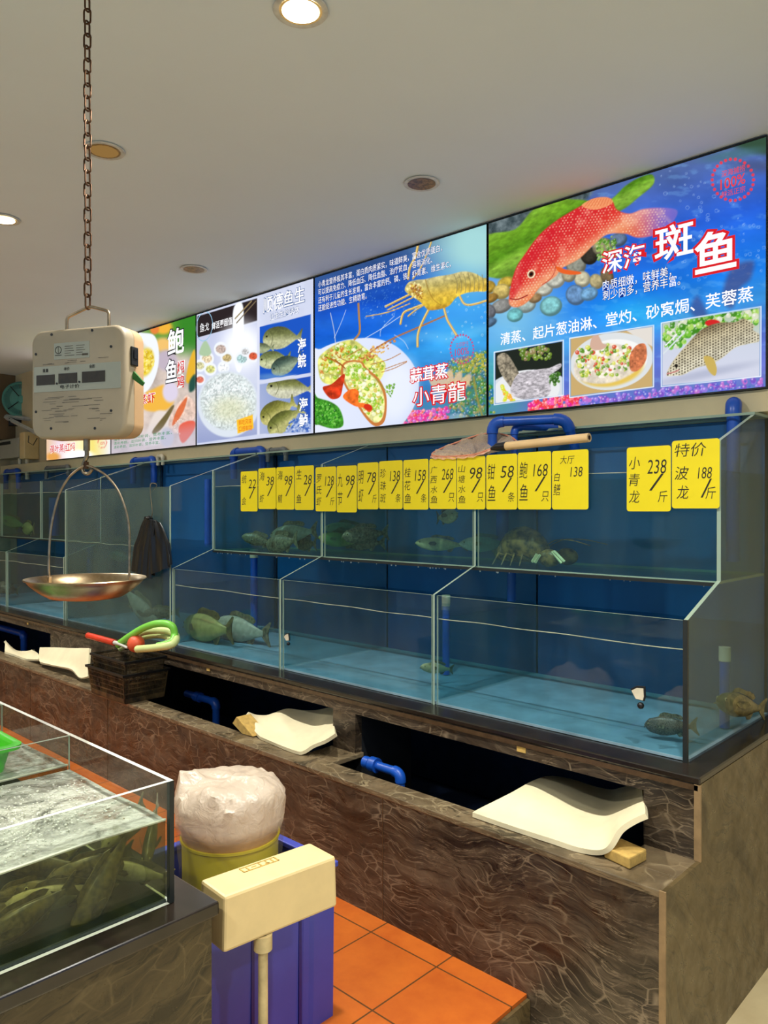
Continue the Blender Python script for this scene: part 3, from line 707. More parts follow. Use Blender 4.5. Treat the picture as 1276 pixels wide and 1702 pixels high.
    def photo(q, fn):
        a.poly([(q[0][0]-7, q[0][1]-4), (q[1][0]+7, q[1][1]-8), (q[2][0]+7, q[2][1]+4), (q[3][0]-7, q[3][1]+8)], (238, 246, 252), smooth=False)
        a.poly([(q[0][0]-3, q[0][1]), (q[1][0]+3, q[1][1]-4), (q[2][0]+3, q[2][1]), (q[3][0]-3, q[3][1]+4)], (110, 150, 200), smooth=False)
        d = a.sd(q); old = a.c.copy(); fn(); m = sstep(a.px*.6, -a.px*.6, d)[..., None]; a.c = old*(1-m)+a.c*m
    def f1():
        a.mix(np.ones_like(x), (34, 40, 34)); a.ell(200, 1160, 190, 100, (206, 214, 222), -8); a.ell(200, 1150, 150, 90, (226, 228, 230), -8)
        a.dots([(170, 960), (300, 950), (310, 1010), (180, 1010)], 60, 5, 12, [(120, 150, 50), (90, 120, 40), (150, 130, 90)], 11)
        a.dots([(300, 1080), (350, 1070), (345, 1130), (300, 1120)], 30, 5, 10, [(70, 120, 40), (50, 90, 30)], 12)
        a.poly([(70, 1000), (110, 985), (150, 1040), (170, 1090), (150, 1150), (110, 1110), (80, 1060)], lambda X, Y: A([150, 140, 120])*(.4+1.1*fbm(X, Y, 10, 3)[..., None]))
        a.poly([(160, 1080), (230, 1060), (300, 1050), (350, 1030), (352, 1050), (300, 1090), (310, 1150), (270, 1190), (190, 1190), (130, 1160)], lambda X, Y: A([196, 190, 196])*(.55+.8*fbm(X, Y*2, 12, 5)[..., None]))
        a.dots([(90, 1120), (140, 1190), (170, 1205), (100, 1200)], 26, 5, 10, [(210, 220, 60), (240, 170, 60)], 13)
    photo([(62, 982), (360, 932), (360, 1170), (62, 1208)], f1)
    def f2():
        a.mix(np.ones_like(x), (196, 166, 110)); a.poly([(640, 880), (770, 850), (770, 960)], (220, 214, 206), smooth=False)
        a.ell(580, 1020, 186, 126, (214, 218, 220), -10); a.ell(580, 1024, 160, 100, (238, 238, 236), -10); a.ell(575, 1050, 150, 82, (222, 190, 90), -10, 8)
        a.poly([(420, 1010), (470, 960), (560, 940), (660, 960), (710, 1000), (690, 1060), (600, 1110), (500, 1120), (420, 1090)], lambda X, Y: A([238, 226, 206])*(.75+.35*fbm(X, Y, 16, 5)[..., None]), soft=6)
        a.dots([(420, 970), (500, 940), (660, 950), (690, 1030), (600, 1090), (440, 1090)], 170, 4, 11, [(120, 160, 50), (90, 140, 40), (214, 216, 90), (206, 70, 40), (246, 240, 226), (246, 240, 226), (180, 196, 80)], 14)
        a.poly([(485, 960), (495, 910), (520, 905), (540, 940), (560, 950), (530, 970)], (206, 170, 150)); a.poly([(660, 1000), (690, 950), (730, 945), (735, 1010), (700, 1060), (665, 1060)], lambda X, Y: A([206, 120, 80])*(.6+.7*fbm(X, Y, 12, 8)[..., None]))
    photo([(398, 920), (762, 866), (762, 1132), (398, 1176)], f2)
    def f3():
        a.fill(lambda X, Y: grad(Y, [(780, (170, 190, 150)), (950, (200, 206, 222)), (1130, (206, 208, 226))]))
        a.dots([(810, 870), (900, 830), (1230, 780), (1230, 850), (1100, 850), (960, 880), (880, 960), (812, 960)], 200, 6, 16, [(80, 160, 40), (120, 190, 60), (60, 130, 30), (170, 210, 100), (220, 220, 200)], 15)
        a.ell(1030, 850, 34, 16, (206, 40, 40)); a.line([(812, 985), (905, 890)], 7, (210, 220, 226)); a.line([(820, 950), (870, 900)], 5, (240, 240, 246))
        bd = [(826, 1086), (830, 1060), (860, 1010), (920, 940), (980, 880), (1050, 850), (1130, 845), (1170, 830), (1215, 860), (1210, 880), (1238, 900), (1240, 930), (1180, 945), (1130, 960), (1080, 1000), (1030, 1030), (960, 1050), (900, 1080), (860, 1085)]
        a.ell(1000, 1075, 200, 18, (160, 166, 190), -12, 14, .6)
        d = a.poly(bd, lambda X, Y: grad(Y+.42*X, [(1290, (132, 116, 84)), (1340, (196, 184, 150)), (1430, (214, 208, 184))])*(.8+.35*fbm(X, Y, 20, 6)[..., None]))
        gx, gy = x/12.5, y/12.5; ix, iy = np.floor(gx), np.floor(gy+(np.floor(gx) % 2)*.5); dd = np.hypot(gx-ix-.5, gy+(np.floor(gx) % 2)*.5-iy-.5)
        a.mix(sstep(0, -6, d)*sstep(.36, .2, dd), (66, 56, 44))
        a.poly([(990, 1000), (1030, 1005), (1048, 1050), (1040, 1085), (1010, 1060)], (196, 170, 90)); a.ell(868, 1040, 8, 8, (30, 26, 22)); a.line([(828, 1076), (860, 1068), (878, 1060)], 5, (190, 110, 110))
    photo([(806, 852), (1240, 782), (1240, 1086), (806, 1128)], f3)
    stamp(t, a, 1120, 212, 92, 92, (226, 60, 76), 'p_stamp', cv, ['深海捕捞', '鲜活正宗'])
    a.build(t)
    wr(t, cv, '深海', 540, 632, 728, 95, 'p_white', .012, .07, 'p_red')
    wr(t, cv, '斑', 775, 578, 942, 145, 'p_white', .015, .08, 'p_red')
    wr(t, cv, '鱼', 955, 632, 1132, 170, 'p_white', .02, .08, 'p_red')
    wr(t, cv, '肉质细嫩，味鲜美，', 541, 708, 846, 46, 'p_white', .0, .035, 'p_navy')
    wr(t, cv, '刺少肉多，营养丰富。', 541, 752, 886, 46, 'p_white', .0, .035, 'p_navy')
    wr(t, cv, '清蒸、起片葱油淋、堂灼、砂窝焗、芙蓉蒸', 85, 950, 1210, 54, 'p_white', .01)
poster_grouper()

# --- lobster poster
def poster_lobster():
    t = lightbox(XP[4], XP[5], 'backlit poster of a golden lobster above a plate of garlic lobster'); cv = (500, 360, 3.867); c = C(*cv)
    a = Art(XP[4]+.006, XP[5]-.006, ZB+.006, ZTOP-.006, .0036, cv); x, y = a.x, a.y
    a.fill(lambda X, Y: grad(Y+.28*X, [(350, (56, 80, 116)), (520, (40, 84, 168)), (700, (22, 80, 196)), (900, (26, 104, 214)), (1080, (50, 150, 226)), (1300, (60, 130, 196)), (1600, (70, 120, 140))])*(.85+.3*fbm(X, Y*2, 150, 2)[..., None]))
    a.mix(sstep(520, 60, np.hypot(x-1120, y-190))*.95, (166, 216, 214)); a.mix(sstep(420, 60, np.hypot(x-1000, (y-620)*1.1))*.6, (80, 190, 240))
    a.mix(sstep(90, 0, np.abs(y-(660+30*np.sin(x/90))))*.25, (60, 140, 230)); a.mix(sstep(60, 0, np.abs(y-(880-.12*x+20*np.sin(x/70))))*.35, (120, 200, 240))
    a.dots([(300, 420), (760, 380), (760, 620), (420, 640)], 260, 1.5, 4, [(90, 150, 210)], 1, .5)
    # reef
    a.mix(sstep(260, 40, np.hypot((x-1150), (y-1130)*.8))*.8, (70, 130, 96)); a.dots([(940, 930), (1195, 860), (1195, 1290), (960, 1290)], 420, 5, 15, [(60, 130, 60), (120, 150, 50), (60, 140, 150), (90, 100, 60), (170, 150, 90), (60, 110, 150)], 2, .7)
    a.dots([(1000, 930), (1195, 870), (1195, 990), (1020, 1010)], 130, 4, 10, [(186, 176, 60), (150, 160, 60)], 3, .8)
    for k in range(5): a.ell(860+k*48, 1050+abs(k-2)*10, 26, 70, (226, 190, 150), -30+k*16, 6, .85)
    a.line([(1110, 1030), (1130, 1150), (1165, 1280)], 14, (150, 140, 70), .8, True)
    a.dots([(640, 1250), (960, 1230), (960, 1345), (620, 1370)], 260, 7, 15, [(226, 50, 140), (240, 110, 170), (230, 80, 70), (250, 150, 150), (200, 90, 190)], 4)
    a.ell(1010, 1290, 60, 24, (180, 200, 220), 0, 8, .5)
    # plate
    a.poly([(60, 905), (130, 850), (230, 808), (350, 785), (480, 784), (600, 826), (690, 905), (745, 1000), (758, 1100), (728, 1220), (640, 1350), (560, 1420), (60, 1460)], lambda X, Y: grad(X+.2*Y, [(200, (226, 230, 244)), (700, (214, 222, 242)), (1000, (196, 208, 236))]), soft=3)
    a.ell(620, 1120, 120, 200, (236, 240, 250), 10, 60, .7)
    food = lambda cols, sc, sd: (lambda X, Y: A(cols)*(.62+.75*fbm(X, Y, sc, sd)[..., None]))
    a.poly([(110, 930), (150, 870), (250, 810), (340, 795), (420, 850), (510, 910), (545, 960), (500, 1060), (400, 1090), (300, 1060), (200, 1080), (130, 1050)], food((206, 206, 110), 30, 3), soft=5)
    a.dots([(120, 920), (250, 815), (400, 850), (540, 950), (480, 1050), (300, 1040), (130, 1040)], 260, 5, 14, [(150, 190, 40), (230, 232, 150), (110, 160, 40), (240, 240, 200), (200, 190, 60), (206, 120, 40)], 5)
    a.poly([(262, 960), (310, 925), (390, 930), (420, 970), (500, 1040), (545, 1130), (552, 1230), (535, 1320), (480, 1348), (420, 1300), (340, 1180), (270, 1060)], (196, 120, 60))
    a.poly([(275, 965), (318, 936), (382, 940), (410, 980), (485, 1050), (530, 1140), (538, 1230), (520, 1300), (480, 1325), (430, 1285), (350, 1170), (285, 1060)], food((226, 226, 150), 24, 6), soft=4)
    a.dots([(290, 970), (380, 945), (480, 1060), (530, 1180), (510, 1290), (420, 1260), (330, 1130)], 240, 5, 15, [(130, 180, 40), (236, 238, 190), (160, 200, 60), (244, 244, 216), (216, 196, 90)], 6)
    a.poly([(140, 1100), (200, 1075), (280, 1010), (270, 1090), (250, 1160), (190, 1170)], food((206, 60, 30), 30, 7)); a.poly([(270, 1160), (320, 1110), (370, 1120), (370, 1190), (410, 1200), (460, 1230), (440, 1258), (400, 1230), (340, 1215)], food((236, 110, 40), 26, 8)); a.ell(432, 1225, 28, 20, (206, 50, 30), 20)
    for k in range(6): a.line([(150+k*14, 900+k*4), (255+k*6, 945+k*6)], 7, [(200, 140, 50), (150, 80, 30)][k % 2])
    for p in ([(225, 860), (240, 900), (300, 930)], [(450, 950), (560, 920), (640, 880)], [(540, 980), (620, 950), (680, 930)], [(520, 1000), (600, 975), (680, 935)], [(300, 900), (330, 880), (390, 850)]): a.line(p, 5, (176, 110, 50), .9, True)
    a.line([(480, 1040), (540, 1110), (580, 1160)], 4, (110, 160, 50), .9, True); a.dots([(550, 1090), (610, 1070), (600, 1150), (560, 1170)], 16, 5, 10, [(90, 150, 40), (130, 180, 60)], 7)
    a.poly([(85, 1140), (110, 1165), (190, 1190), (245, 1230), (272, 1300), (265, 1350), (200, 1362), (120, 1340), (85, 1320)], food((64, 140, 40), 12, 9), soft=4); a.dots([(90, 1180), (200, 1210), (260, 1290), (240, 1350), (110, 1320)], 240, 3, 8, [(60, 150, 40), (110, 190, 70), (40, 110, 30)], 8)
    # antennae
    for p, w_, col in (([(385, 925), (480, 850), (600, 780), (760, 710), (920, 640)], 11, (176, 110, 60)), ([(345, 790), (378, 740), (374, 640), (370, 560)], 13, (190, 130, 60)), ([(225, 850), (215, 740), (190, 620)], 4, (220, 220, 220)), ([(215, 780), (260, 680), (290, 600)], 3, (220, 226, 236)), ([(400, 790), (520, 720), (640, 640)], 4, (220, 226, 236)), ([(510, 770), (520, 720), (600, 640)], 3, (220, 226, 236)), ([(600, 760), (660, 800), (690, 850)], 3, (220, 226, 236))): a.line(p, w_, col, .9, True)
    a.dots([(360, 930), (470, 830), (620, 780), (560, 860), (440, 920)], 60, 4, 9, [(206, 130, 50), (170, 90, 40), (226, 180, 90)], 16)
    # live lobster
    for p, w_ in (([(820, 600), (775, 690), (752, 760), (750, 835)], 15), ([(920, 590), (940, 660), (965, 705), (1000, 762)], 15), ([(1020, 510), (1050, 560), (1100, 566), (1195, 540)], 14), ([(800, 560), (720, 590), (660, 620), (640, 690)], 14), ([(790, 570), (740, 600), (690, 640)], 9), ([(700, 500), (640, 530), (545, 578)], 13), ([(720, 520), (650, 555), (560, 600)], 9), ([(700, 560), (560, 615), (420, 642)], 6), ([(690, 400), (700, 330), (735, 260), (752, 185)], 15), ([(720, 400), (770, 330), (810, 240), (838, 165)], 9)):
        a.line(p, w_, (196, 150, 60), 1, True); a.line([(q[0]-2, q[1]-2) for q in p], w_*.4, (250, 232, 160), .8, True)
    body = [(668, 470), (690, 425), (740, 408), (800, 402), (870, 386), (960, 372), (1040, 353), (1110, 362), (1170, 394), (1195, 400), (1195, 476), (1130, 482), (1060, 492), (1000, 520), (950, 575), (880, 598), (820, 600), (780, 560), (735, 525), (695, 500)]
    d = a.poly(body, lambda X, Y: grad(Y+.18*X, [(520, (206, 196, 150)), (600, (186, 170, 96)), (660, (214, 180, 70)), (720, (226, 190, 60)), (760, (170, 120, 40))])*(.7+.6*fbm(X, Y, 22, 12)[..., None]), soft=3)
    for k in range(7): a.line([(985+k*30, 368+abs(k-3)*2), (1005+k*28, 430), (1000+k*28, 492-k*2)], 5, (130, 120, 80), .7, True)
    a.dots([(670, 460), (740, 420), (800, 470), (780, 540), (720, 510)], 60, 4, 10, [(240, 210, 90), (150, 90, 40), (250, 236, 170), (190, 140, 50)], 17); a.line([(800, 405), (820, 470), (850, 530), (900, 570)], 5, (150, 110, 40), .7, True)
    a.dots([(300, 600), (1190, 500), (1190, 850), (850, 1000), (760, 800)], 60, 2, 7, [(200, 226, 240)], 18, .6, True)
    stamp(t, a, 1035, 852, 74, 92, (196, 70, 120), 'p_stamp2', cv, ['正宗野生', '鲜活海捕'])
    a.build(t)
    for s_, yb, x1 in (('小青龙营养极其丰富，蛋白质肉质紧实，味道鲜美，富含优质蛋白，', 460, 908), ('可以提高免疫力、降低血压、降低血脂、治疗贫血，容易消化、', 510, 846), ('还有利于儿童的生长发育，富含丰富的钙、磷、铁、虾青素、维生素C，', 562, 964), ('还能促进性功能、生精助育。', 612, 424)):
        wr(t, cv, s_, 113, yb, x1, 42, 'p_white', .0, .035, 'p_navy')
    wr(t, cv, '蒜茸蒸', 705, 1072, 942, 92, 'p_white', .012, .07, 'p_red')
    wr(t, cv, '小青龍', 722, 1222, 1058, 118, 'p_white', .0, .06, 'p_red')
poster_lobster()

# --- raw fish poster
def fish_print(a, cx, cy, L, Hh, rot, back, belly, seed=0, eye=True):
    ca, sa = math.cos(math.radians(rot)), math.sin(math.radians(rot))
    T = lambda u, v: (cx+u*L*ca-v*Hh*sa, cy+u*L*sa+v*Hh*ca)
    out = [(-.5, .05), (-.42, -.3), (-.2, -.5), (.08, -.46), (.3, -.16), (.36, -.1), (.5, -.4), (.46, 0), (.5, .36), (.36, .1), (.25, .2), (0, .46), (-.25, .48), (-.44, .3)]
    def f(X, Y):
        v = (-(X-cx)*sa+(Y-cy)*ca)/Hh; return grad(v, [(-.5, A(back)*.7), (-.2, back), (.15, belly), (.5, A(belly)*.9)])*(.8+.4*fbm(X, Y, 9, seed)[..., None])
    a.poly([T(*p) for p in out], f)
    if eye: a.ell(*T(-.40, -.08), L*.025, L*.025, (20, 20, 16))
    a.line([T(-.3, -.3), T(-.25, 0), T(-.3, .3)], L*.012, A(back)*.6, .7, True)
def poster_sashimi():
    t = lightbox(XP[3], XP[4], 'pale backlit poster with a bowl of noodles and photos of whole fish'); cv = (170, 460, 3.449); c = C(*cv)
    a = Art(XP[3]+.006, XP[4]-.006, ZB+.006, ZTOP-.006, .0052, cv); x, y = a.x, a.y
    a.fill(lambda X, Y: A([206, 212, 234])*(.96+.06*fbm(X, Y, 80, 2)[..., None]))
    a.poly([(545, 352), (888, 262), (888, 905), (545, 955)], lambda X, Y: grad(Y, [(260, (190, 196, 226)), (600, (206, 212, 232)), (930, (150, 160, 200))]), smooth=False)
    a.poly([(546, 226), (888, 124), (888, 252), (546, 350)], (44, 36, 38), smooth=False)
    a.ell(800, 400, 110, 130, (250, 252, 255), 0, 70, .95)
    a.poly([(755, 175), (800, 150), (812, 260), (800, 520), (765, 520), (748, 300)], (244, 248, 252), soft=5); a.line([(762, 240), (855, 140)], 7, (150, 130, 90)); a.line([(770, 265), (880, 140)], 6, (120, 104, 80))
    for bx, by, r_, col in ((600, 470, 40, (226, 206, 170)), (715, 465, 36, (190, 170, 120)), (620, 530, 36, (206, 206, 130)), (560, 510, 34, (200, 196, 150)), (680, 415, 40, (190, 170, 160)), (865, 455, 34, (206, 90, 60)), (800, 470, 40, (170, 200, 200)), (560, 590, 30, (206, 110, 90)), (695, 520, 34, (236, 240, 244)), (820, 430, 28, (190, 190, 190))):
        a.ell(bx, by, r_, r_*1.05, (236, 240, 246), 0, 4); a.ell(bx, by, r_*.72, r_*.62, lambda X, Y, col=col: A(col)*(.6+.8*fbm(X, Y, 7, 3)[..., None]), 0, 4)
    a.poly([(555, 440), (590, 365), (625, 430), (600, 455)], (170, 196, 160), soft=5)
    a.ell(722, 730, 176, 190, (214, 222, 232), 0, 6)
    a.ell(722, 715, 160, 165, lambda X, Y: A([206, 216, 216])*(.72+.55*fbm(X, Y, 9, 9)[..., None]), 0, 8)
    a.mix(sstep(165, 120, np.hypot(x-722, y-700))*sstep(.52, .62, fbm(x, y, 8, 44))*.7, (250, 252, 252)); a.ell(730, 760, 100, 70, (206, 206, 150), 0, 50, .5)
    a.poly([(770, 822), (862, 790), (868, 870), (776, 900)], (244, 190, 50), smooth=False)
    a.poly([(888, 120), (900, 120), (902, 905), (888, 905)], (214, 218, 236), smooth=False)
    def ph(q, fn):
        d = a.sd(q); old = a.c.copy(); fn(); m = sstep(a.px*.5, -a.px*.5, d)[..., None]; a.c = old*(1-m)+a.c*m
    def f1():
        a.mix(np.ones_like(x), (30, 84, 190)); fish_print(a, 1035, 350, 230, 130, -2, (110, 116, 70), (190, 192, 150), 1); fish_print(a, 925, 410, 120, 60, 0, (110, 120, 90), (170, 180, 140), 2)
        fish_print(a, 990, 475, 190, 100, -6, (120, 130, 80), (200, 204, 160), 3); fish_print(a, 1060, 500, 200, 100, -25, (70, 90, 80), (150, 166, 140), 4); a.ell(1000, 575, 120, 20, (130, 170, 200), 0, 12, .5)
    ph([(902, 288), (1195, 216), (1195, 552), (902, 592)], f1)
    def f2():
        a.fill(lambda X, Y: grad(X-.3*Y, [(600, (176, 184, 214)), (880, (130, 150, 200)), (940, (40, 80, 180))])); fish_print(a, 1080, 640, 280, 120, 2, (120, 124, 70), (206, 206, 180), 5)
        fish_print(a, 1010, 770, 230, 130, -28, (130, 130, 60), (196, 190, 120), 6); fish_print(a, 1050, 820, 240, 110, -34, (110, 116, 56), (186, 184, 120), 7)
        a.dots([(1080, 820), (1195, 800), (1195, 890), (1050, 890)], 110, 3, 8, [(60, 100, 180), (180, 196, 226)], 5)
    ph([(902, 616), (1195, 570), (1195, 890), (902, 902)], f2)
    a.build(t)
    ring = []
    wr(t, cv, '鲜活更超值', 628, 305, 745, 42, 'p_white', .015)
    m = MB(); ce = at(*c(585, 285), Y=YP); R = .105
    m.lathe([(R, -.0015), (R, -.0012), (R-.006, -.0012), (R-.006, -.0015), (R, -.0015)], (ce.x, YP, ce.z), 36, 'y', close=True); m.build('round_logo', 'p_ltblue', t)
    wr(t, cv, '鱼', 560, 318, 586, 48, 'p_white', 0); wr(t, cv, '戈', 588, 312, 612, 44, 'p_white', 0)
    wr(t, cv, '顺德鱼生', 924, 212, 1160, 90, 'p_white', .01, .045, 'p_blue')
    wr(t, cv, '让生生的诱惑', 962, 252, 1128, 38, 'p_white', .0, .04, 'p_blue')
    for s_, x0, yb, x1, h in (('海', 1122, 438, 1168, 80), ('鲩', 1122, 524, 1168, 76), ('海', 1130, 772, 1178, 74), ('鲈', 1130, 864, 1178, 74)): wr(t, cv, s_, x0, yb, x1, h, 'p_white', .02, .06, 'p_blue')
    wr(t, cv, '鲜吃风味', 782, 852, 856, 30, 'p_orange', .005); wr(t, cv, '口感鲜甜', 784, 888, 860, 30, 'p_orange', .005)
poster_sashimi()

# --- abalone poster
def poster_abalone():
    t = lightbox(XP[2], XP[3], 'backlit poster of abalone and chicken, half hidden behind the scale'); cv = (170, 460, 3.449); c = C(*cv)
    a = Art(XP[2]+.006, XP[3]-.006, ZB+.006, ZTOP-.006, .0062, cv); x, y = a.x, a.y
    a.fill(lambda X, Y: A([206, 190, 180])*(.8+.35*fbm(X, Y, 60, 2)[..., None]))
    a.mix(sstep(120, 330, x)*sstep(480, 300, y), (90, 150, 50)); a.mix(sstep(380, 470, x)*sstep(500, 360, y)*.9, (52, 130, 40)); a.ell(350, 290, 50, 40, (236, 176, 60), 0, 14); a.ell(300, 300, 26, 30, (226, 130, 60), 0, 8)
    a.ell(350, 390, 50, 40, (236, 190, 110), 0, 16); a.ell(370, 480, 60, 60, (190, 176, 190), 0, 16)
    a.poly([(60, 320), (230, 322), (300, 340), (325, 430), (315, 540), (270, 640), (200, 680), (60, 640)], (236, 240, 248), soft=4); a.ell(160, 480, 120, 120, (214, 206, 170), 0, 20); a.ell(250, 490, 45, 80, (226, 200, 60), 12, 10)
    a.dots([(215, 410), (290, 430), (290, 540), (220, 560)], 50, 5, 12, [(236, 206, 60), (246, 226, 110), (206, 170, 40)], 1)
    a.poly([(300, 640), (360, 620), (400, 660), (410, 720), (350, 770), (240, 760), (235, 680)], (236, 180, 70), soft=10); a.ell(390, 660, 44, 60, (216, 206, 226), 0, 10); a.poly([(480, 590), (500, 480), (530, 420), (532, 560), (500, 610)], (226, 176, 50), soft=6); a.poly([(500, 600), (532, 560), (532, 640), (500, 660)], (40, 80, 70), soft=8)
    a.poly([(250, 900), (300, 780), (360, 770), (400, 800), (400, 860), (330, 960), (240, 960)], (226, 214, 206), soft=10); a.poly([(290, 880), (360, 790), (400, 740), (410, 750), (350, 860), (300, 900)], (110, 96, 60), soft=5)
    a.poly([(380, 850), (410, 760), (480, 680), (500, 690), (530, 720), (532, 800), (470, 870), (410, 900)], lambda X, Y: A([236, 206, 190])*(.75+.4*fbm(X, Y, 16, 3)[..., None]), soft=4)
    a.poly([(400, 850), (430, 760), (485, 690), (470, 760), (430, 830)], (214, 90, 40), soft=4, op=.8); a.poly([(445, 930), (440, 860), (480, 830), (530, 830), (525, 880), (470, 950)], (232, 80, 50), soft=5)
    a.ell(370, 920, 40, 56, (190, 190, 200), 0, 10)
    for k in range(11): a.ell(448+32*math.cos(k*.35+1.7), 860+40*math.sin(k*.35+1.7), 3, 3, (250, 240, 220))
    a.mix(sstep(880, 1010, y+.2*x)*.45, (190, 190, 220))
    a.build(t)
    wr(t, cv, '鲍', 378, 452, 468, 140, 'p_white', .02, .06, 'p_dark'); wr(t, cv, '鱼', 366, 608, 428, 125, 'p_white', .02, .06, 'p_dark')
    wr(t, cv, '焖', 430, 556, 470, 68, 'p_red', .01, .06, 'p_white'); wr(t, cv, '鸡', 430, 640, 470, 70, 'p_red', .01, .06, 'p_white')
    wr(t, cv, '鲍鱼蒸虾', 130, 752, 302, 56, 'p_red', .01, .06, 'p_white')
    for i in range(3): wr(t, cv, '清补养颜，滋阴补肾，营养丰富，', 66, 944+i*22, 398-i*34, 18, 'p_green', .0)
poster_abalone()
def poster_lotus():
    t = lightbox(XP[1], XP[2], 'leftmost backlit poster, only its lower edge showing below the scale'); cv = (0, 560, 5.317); c = C(*cv)
    a = Art(XP[1]+.006, XP[2]-.006, ZB+.006, ZTOP-.006, .012, cv); x, y = a.x, a.y
    a.fill(lambda X, Y: grad(X, [(400, (226, 190, 150)), (520, (236, 214, 226)), (700, (250, 240, 190)), (820, (240, 222, 120)), (980, (236, 236, 240))])); a.ell(700, 1050, 130, 50, (250, 250, 255), 0, 20); a.ell(470, 1060, 60, 40, (226, 160, 80), 0, 18)
    for k in range(18): a.ell(905+38*math.cos(k*.35), 935+46*math.sin(k*.35), 4, 4, (226, 90, 80))
    a.build(t)
    wr(t, cv, '荷叶蒸|红焖', 445, 1040, 662, 80, 'p_red', .01, .06, 'p_white')
    wr(t, cv, '100%', 884, 955, 930, 26, 'p_stamp', .0)
poster_lotus()
from mathutils import noise as mnoise
# ---------------------------------------------------------------- foreground counter with its own tank
def front_counter():
    t = thing('stone_counter', 'dark veined stone counter in the front left corner carrying a glass tank', 'counter', (-1.40, .95, ZF))
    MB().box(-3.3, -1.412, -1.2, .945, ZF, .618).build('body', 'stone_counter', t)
    MB().box(-3.3, -1.397, -1.2, .955, .620, .650).build('countertop', 'stone_black', t, bevel=.004)
front_counter()
def front_tank():
    t = thing('fish_tank', 'low glass tank crowded with olive fish on the front left counter', 'fish tank', (-1.465, .885, .65))
    z1 = .914; g = .010; z0 = .651
    MB().pane(-1.475, -1.465, -1.1, .885, z0, z1).build('front_pane', ['glass', 'glass_edge_bright'], t)
    MB().pane(-3.2, -1.476, .875, .885, z0, z1).build('side_pane', ['glass', 'glass_edge_bright'], t)
    MB().pane(-1.955, -1.947, -1.1, .874, z0, z1).build('partition', ['glass', 'glass_edge'], t)
    MB().pane(-2.41, -2.40, -1.1, .874, z0, z1).build('partition', ['glass', 'glass_edge'], t)
    MB().pane(-3.2, -3.19, -1.1, .874, z0, z1).build('side_pane', ['glass', 'glass_edge'], t)
    MB().box(-3.19, -1.477, -1.1, .873, z0, z0+.006).build('base_panel', 'tank_floor_dark', t)
    MB().box(-1.4755, -1.4645, .8745, .8855, z0, z1-.001).build('corner_seam', 'silicone', t)
mat('tank_floor_dark', (44, 52, 48), .5, var=.4, scale=8)
front_tank()
water_body(-1.944, -1.478, -1.1, .872, .660, .828, 'water_froth', 'murky green bubbling water with fish in the front left tank', .008, 60, 'x')
water_body(-2.398, -1.957, -1.1, .872, .660, .834, 'water_froth', 'still green water behind the partition of the front left tank', .003, 61, 'x')
water_body(-3.188, -2.412, -1.1, .872, .660, .820, 'water_green', 'green water in the far bay of the front left tank', .003, 62, 'x')
def bubbles():
    r = random.Random(4); m = MB()
    for k in range(2600):
        x = r.gauss(-1.70, .11); y = r.gauss(.40, .24)
        if not (-1.93 < x < -1.49 and -.3 < y < .85): continue
        q = r.uniform(.0010, .0034); zz = .832+r.uniform(-.003, .004)
        m.ball((x, y, zz), (q, q, q*.8), 6, 4)
    tag(m.build('surface_bubbles', 'foam_bubble', smooth=True), 'froth of air bubbles on the water of the front left tank', 'bubbles', kind='stuff')
bubbles()
def basket():
    p = at(14, 1250, Y=.60)
    cx, cy, z0, z1 = -2.135, .64, .800, .905
    t = thing('plastic_basket', 'bright green plastic basket floating in the front left tank', 'basket', (cx, cy, z0))
    def ring(w, d, z, r=.03, n=6):
        pts = []
        for sx, sy, a0 in ((1, 1, 0), (-1, 1, 90), (-1, -1, 180), (1, -1, 270)):
            for k in range(n+1):
                a = math.radians(a0+90*k/n); pts.append((cx+sx*(w/2-r)+r*math.cos(a), cy+sy*(d/2-r)+r*math.sin(a), z))
        return pts
    prof = [(.21, .20, z0), (.25, .24, z1-.012), (.285, .275, z1-.012), (.29, .28, z1), (.262, .252, z1+.002), (.245, .235, z1-.006), (.205, .195, z0+.004)]
    rings = [ring(a, b, z) for a, b, z in prof]; n = len(rings[0]); m = MB(); vs = [p for r_ in rings for p in r_]
    fs = [(i*n+k, i*n+(k+1) % n, (i+1)*n+(k+1) % n, (i+1)*n+k) for i in range(len(rings)-1) for k in range(n)]
    fs += [tuple(range(n)), tuple((len(rings)-1)*n+k for k in range(n))]
    m.add(vs, fs); m.build('body', 'green_plastic', t, smooth=True)
basket()

